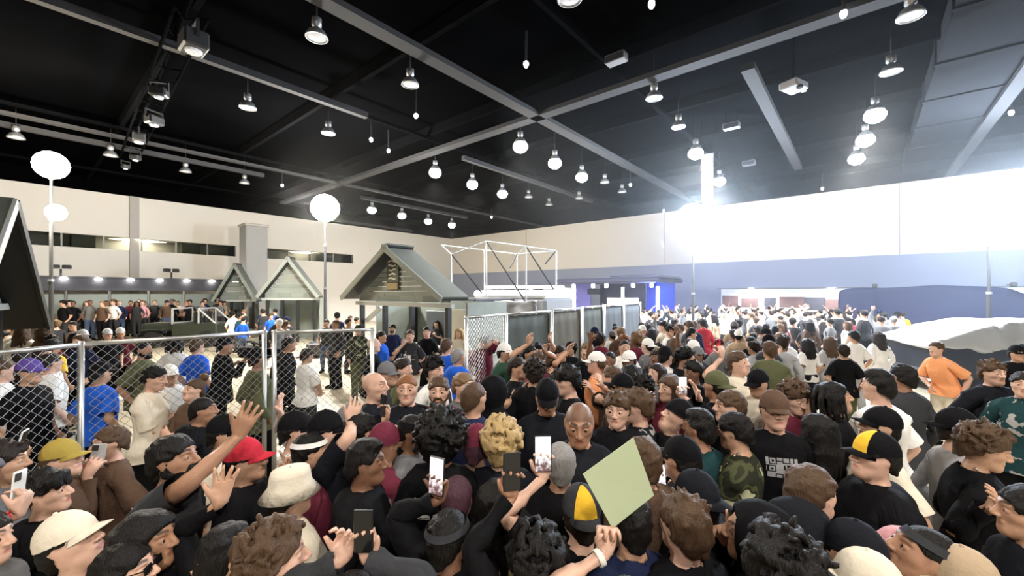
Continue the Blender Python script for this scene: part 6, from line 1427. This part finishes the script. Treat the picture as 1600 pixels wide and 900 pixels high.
def scatter(n, poly, dmin, cols, tops, place, group, face, hairs=HAIRS, lod=None, tries=6000, seedstart=0, up=0., sts=(1.62, 1.88), ground=0., bottom=('black', 'charcoal', 'jean', 'ink'), holes=(), zoff=0., region=None):
    xs = [p[0] for p in poly]; ys = [p[1] for p in poly]; k = 0; out = []
    for _ in range(tries):
        if k >= n: break
        px, py = RNG.uniform(min(xs), max(xs)), min(ys) + (max(ys) - min(ys)) * RNG.random() ** 1.3
        if not inside(px, py, poly): continue
        st = RNG.uniform(*sts); Y = (EYE - zoff - st * .94) * FPX / (py - HZ); X = (px - 800) / FPX * Y
        dx, dy = X - CX, Y - CY; a_, b_ = dx * UX + dy * UY, dx * VX + dy * VY
        if (region and not (region[0] < a_ < region[1] and region[2] < b_ < region[3])) or a_ < 1.2 or b_ < 2.6 or any(inside(px, py, h_) for h_ in holes) or not free(X, Y, dmin): continue
        taken.append((X, Y)); tc = RNG.choice(cols); tp = RNG.choice(tops); hr = RNG.choice(hairs); hc = RNG.choice(['black', 'black', 'black', 'dark', 'dark', 'brown', 'light'])
        hat = RNG.choice([None] * 5 + ['cap', 'cap_back']) if hr in ('short', 'crop', 'fade') else None; hcol = RNG.choice(['black', 'black', 'white', 'grey', 'navy'])
        f_ = face(X, Y) + RNG.uniform(-28, 28); arm = {}
        if RNG.random() < up: arm['R' if RNG.random() < .5 else 'L'] = RNG.choice(['up', 'phone', 'up'])
        hd = ('%s-capped' % COLN[hcol] if hat else dict(black='black-haired', dark='dark-haired', brown='brown-haired', light='fair-haired')[hc])
        lab = '%s person in a %s %s %s' % (hd, COLN[tc], TOPN[tp], place)
        r = person(0, 0, xy=(X, Y), st=st, face=f_, hair=hr, hc=hc, hat=hat, hatc=hcol, top=tp, tc=tc, bc=RNG.choice(bottom), tone=RNG.choice([0, 1, 1, 2, 2, 3, 4]), hy=RNG.uniform(-15, 15), hp=RNG.uniform(-8, 8), label=lab, group=group, lod=lod, seed=k + seedstart, **arm)
        k += 1; out.append(r); r[0].location.z = zoff
    return out
to_mid = lambda X, Y: math.degrees(math.atan2(.4 - X, 4.9 - Y))
away = lambda X, Y: RNG.uniform(-60, 60); anyf = lambda X, Y: RNG.uniform(0, 360)
HOLES = ([(560, 735), (690, 720), (760, 800), (760, 905), (580, 905)], [(690, 600), (960, 600), (960, 690), (700, 690)], [(900, 680), (1030, 680), (1030, 830), (900, 830)], [(1430, 600), (1500, 600), (1480, 760), (1420, 760)], [(1085, 640), (1440, 640), (1440, 850), (1085, 850)])
scatter(26, [(300, 905), (300, 740), (430, 690), (560, 650), (690, 640), (800, 640), (1000, 655), (1200, 690), (1290, 720), (1320, 905)], .42, DARK, ['hoodie', 'tee', 'jacket'], 'in the dark front crowd', 'people packed in the dark front of the crowd', to_mid, up=.05, holes=HOLES)
scatter(5, [(20, 905), (20, 770), (300, 760), (300, 905)], .42, DARK, ['hoodie', 'jacket'], 'in the near left corner', 'people in the near left corner', to_mid, holes=([(30, 795), (300, 795), (300, 910), (30, 910)],))
scatter(20, [(800, 545), (1000, 540), (1180, 570), (1180, 640), (1000, 620), (800, 600)], .38, DARK + ['brown', 'maroon', 'grey', 'white'], ['hoodie', 'tee', 'jacket'], 'pressing behind the guards', 'people pressing in behind the guards', to_mid, up=.3, holes=([(1085, 560), (1260, 560), (1260, 720), (1085, 720)],))
MIX = ['black', 'black', 'ink', 'charcoal', 'grey', 'white', 'white', 'cream', 'silver', 'navy', 'brown', 'maroon']
scatter(28, [(890, 520), (1005, 508), (1240, 512), (1240, 560), (1100, 560), (940, 556)], .45, MIX, ['tee', 'hoodie', 'jacket'], 'right of the screened fence', 'people right of the fence', away, up=.08)
PALE = ['white', 'cream', 'silver', 'grey', 'grey', 'pink', 'charcoal', 'charcoal', 'black', 'maroon', 'brown', 'navy', 'tan', 'red']
scatter(50, [(1000, 486), (1110, 482), (1420, 484), (1400, 500), (1250, 520), (1010, 518)], .5, PALE, ['tee', 'longsleeve', 'hoodie'], 'in the pale far crowd', 'people in the pale far crowd', away, up=.06, tries=9000)
scatter(10, [(430, 496), (560, 492), (560, 512), (430, 514)], .5, PALE, ['tee', 'longsleeve'], 'queuing left of the kiosk', 'people queuing left of the plank kiosk', anyf)
scatter(9, [(360, 486), (440, 486), (440, 500), (360, 502)], .55, ['blue', 'blue', 'teal', 'charcoal', 'white'], ['tee', 'hoodie'], 'between jeep and far kiosk', 'people between the jeep and the far kiosk', anyf)
scatter(14, [(0, 505), (0, 560), (200, 545), (130, 505)], .5, ['black', 'ink', 'charcoal', 'maroon', 'brown', 'white', 'navy'], ['tee', 'jacket', 'hoodie'], 'behind the near fence', 'people behind the near fence', anyf, holes=([(205, 470), (380, 470), (380, 530), (205, 530)],))
scatter(34, [(92, 469.5), (352, 469.5), (352, 474.5), (92, 474.5)], .42, PALE + ['brown'], ['tee', 'longsleeve'], 'on the far terrace', 'people on the terrace', lambda X, Y: 150, lod=2, zoff=.4, region=(4.7, 7.5, 21, 32.6), tries=30000)
# beyond those, too small and too many to single out: one mass of figures under the far walls
V_, F_, M_ = [], [], []; k0 = 0; bv, bf, bw = TPL['body', 2]; C_ = bv[bf].mean(1); ax = np.abs(C_[:, 0]); z = C_[:, 2]; v2, t2 = None, None
poses = [Pose(legs=((3, 0), (-3, 0))), Pose(hyaw=30, arms=(dict(wrist=(.2, .3, 1.3)), None)), Pose(hyaw=-20, arms=(None, dict(wrist=(-.25, .2, 1.85))))]
baked = [p.apply(bv + BODY_N[2] * np.where((np.abs(bv[:, 0]) < .4) & (bv[:, 2] < 1.44), .02, 0)[:, None], bw) for p in poses]
fmb = np.where((pl_v(C_) > 0) & (z > 1.53) & (ax < .12), 4, np.where((ax < .4) & (z < 1.46) & (z > .88), 1, np.where(z <= .88, 3, 0)))
cnt = 0
for _ in range(9000):
    if cnt >= 110: break
    if cnt < 110: px, py = RNG.uniform(930, 1440), RNG.uniform(479, 492)
    else: px, py = RNG.uniform(60, 350), RNG.uniform(484, 487)
    st = RNG.uniform(1.6, 1.88); Y = (EYE - st * .94) * FPX / (py - HZ); X = (px - 800) / FPX * Y
    dx, dy = X - CX, Y - CY; a_, b_ = dx * UX + dy * UY, dx * VX + dy * VY
    if b_ < 3.2 or a_ < .8 or Y > 27 or (px > 1330 and Y > 18.0) or (930 < px < 1060 and Y > 23.5): continue
    if not free(X, Y, .5): continue
    taken.append((X, Y)); cnt += 1
    v = RNG.choice(baked) * (st / 1.75); v = v @ rot((0, 0, 1), RNG.uniform(0, 6.28)).T + np.array([X, Y, 0]); V_.append(v); F_.append(bf + k0); k0 += len(v)
    top = RNG.choice([1, 3, 3, 2, 5, 5, 6]); q = fmb.copy(); q[q == 1] = top; M_.append(q)
me = raw_mesh('far_crowd', np.concatenate(V_), np.concatenate(F_), True, np.concatenate(M_))
for m in (skin_mat(1, 'dark', 0), cloth_mat('white'), cloth_mat('cream'), cloth_mat('charcoal'), hair_mat('dark'), cloth_mat('grey'), cloth_mat('pink')): me.materials.append(m)
o = obj('far_crowd', me, None); o['kind'] = 'stuff'; tag(o, 'mass of tiny figures at the back of the hall before the walls', 'crowd')
ORD = ['leftmost such', 'second such from left', 'third such from left', 'fourth such from left', 'fifth such from left', 'sixth such from left', 'seventh such from left']
by = {}
for r_, p_, l_ in PEOPLE: by.setdefault(r_['label'], []).append((p_[0] / p_[1], r_))
for k_, v_ in by.items():
    if len(v_) > 1:
        for i_, (_, r_) in enumerate(sorted(v_, key=lambda q: q[0])): r_['label'] = k_ + ', ' + (ORD[i_] if i_ < 7 else 'one of those farther right') + ''
for o_ in COL.objects:
    if 'label' in o_.keys() and len(o_['label'].split()) > 16: print('LONG', len(o_['label'].split()), o_['label'])
print('people', len(PEOPLE), STATS)
# ------------------------------------------------------------------ haze
def haze(name, vf, density, aniso, col, lab='thin bluish stage haze hanging in the air of the hall'):
    m = bpy.data.materials.new(name); m.use_nodes = True; nt = m.node_tree; nt.nodes.clear()
    o_ = nt.nodes.new('ShaderNodeOutputMaterial'); v = nt.nodes.new('ShaderNodeVolumeScatter'); v.inputs['Density'].default_value = density; v.inputs['Anisotropy'].default_value = aniso; v.inputs['Color'].default_value = (*col, 1)
    nt.links.new(v.outputs[0], o_.inputs['Volume']); m.cycles.volume_sampling = 'MULTIPLE_IMPORTANCE'
    o = obj(name, vf, m); o['kind'] = 'stuff'; tag(o, lab, 'haze'); return o
haze('haze', hbox(26.02, A - .1, .35, 21.5, .02, DECK_H - .02), .0045, .7, (.90, .95, 1.0))
haze('haze', hbox(.35, 26, .35, 26, .02, DECK_H - .02), .0007, .7, (1.0, .98, .95), 'faint pale haze over the left half of the hall')
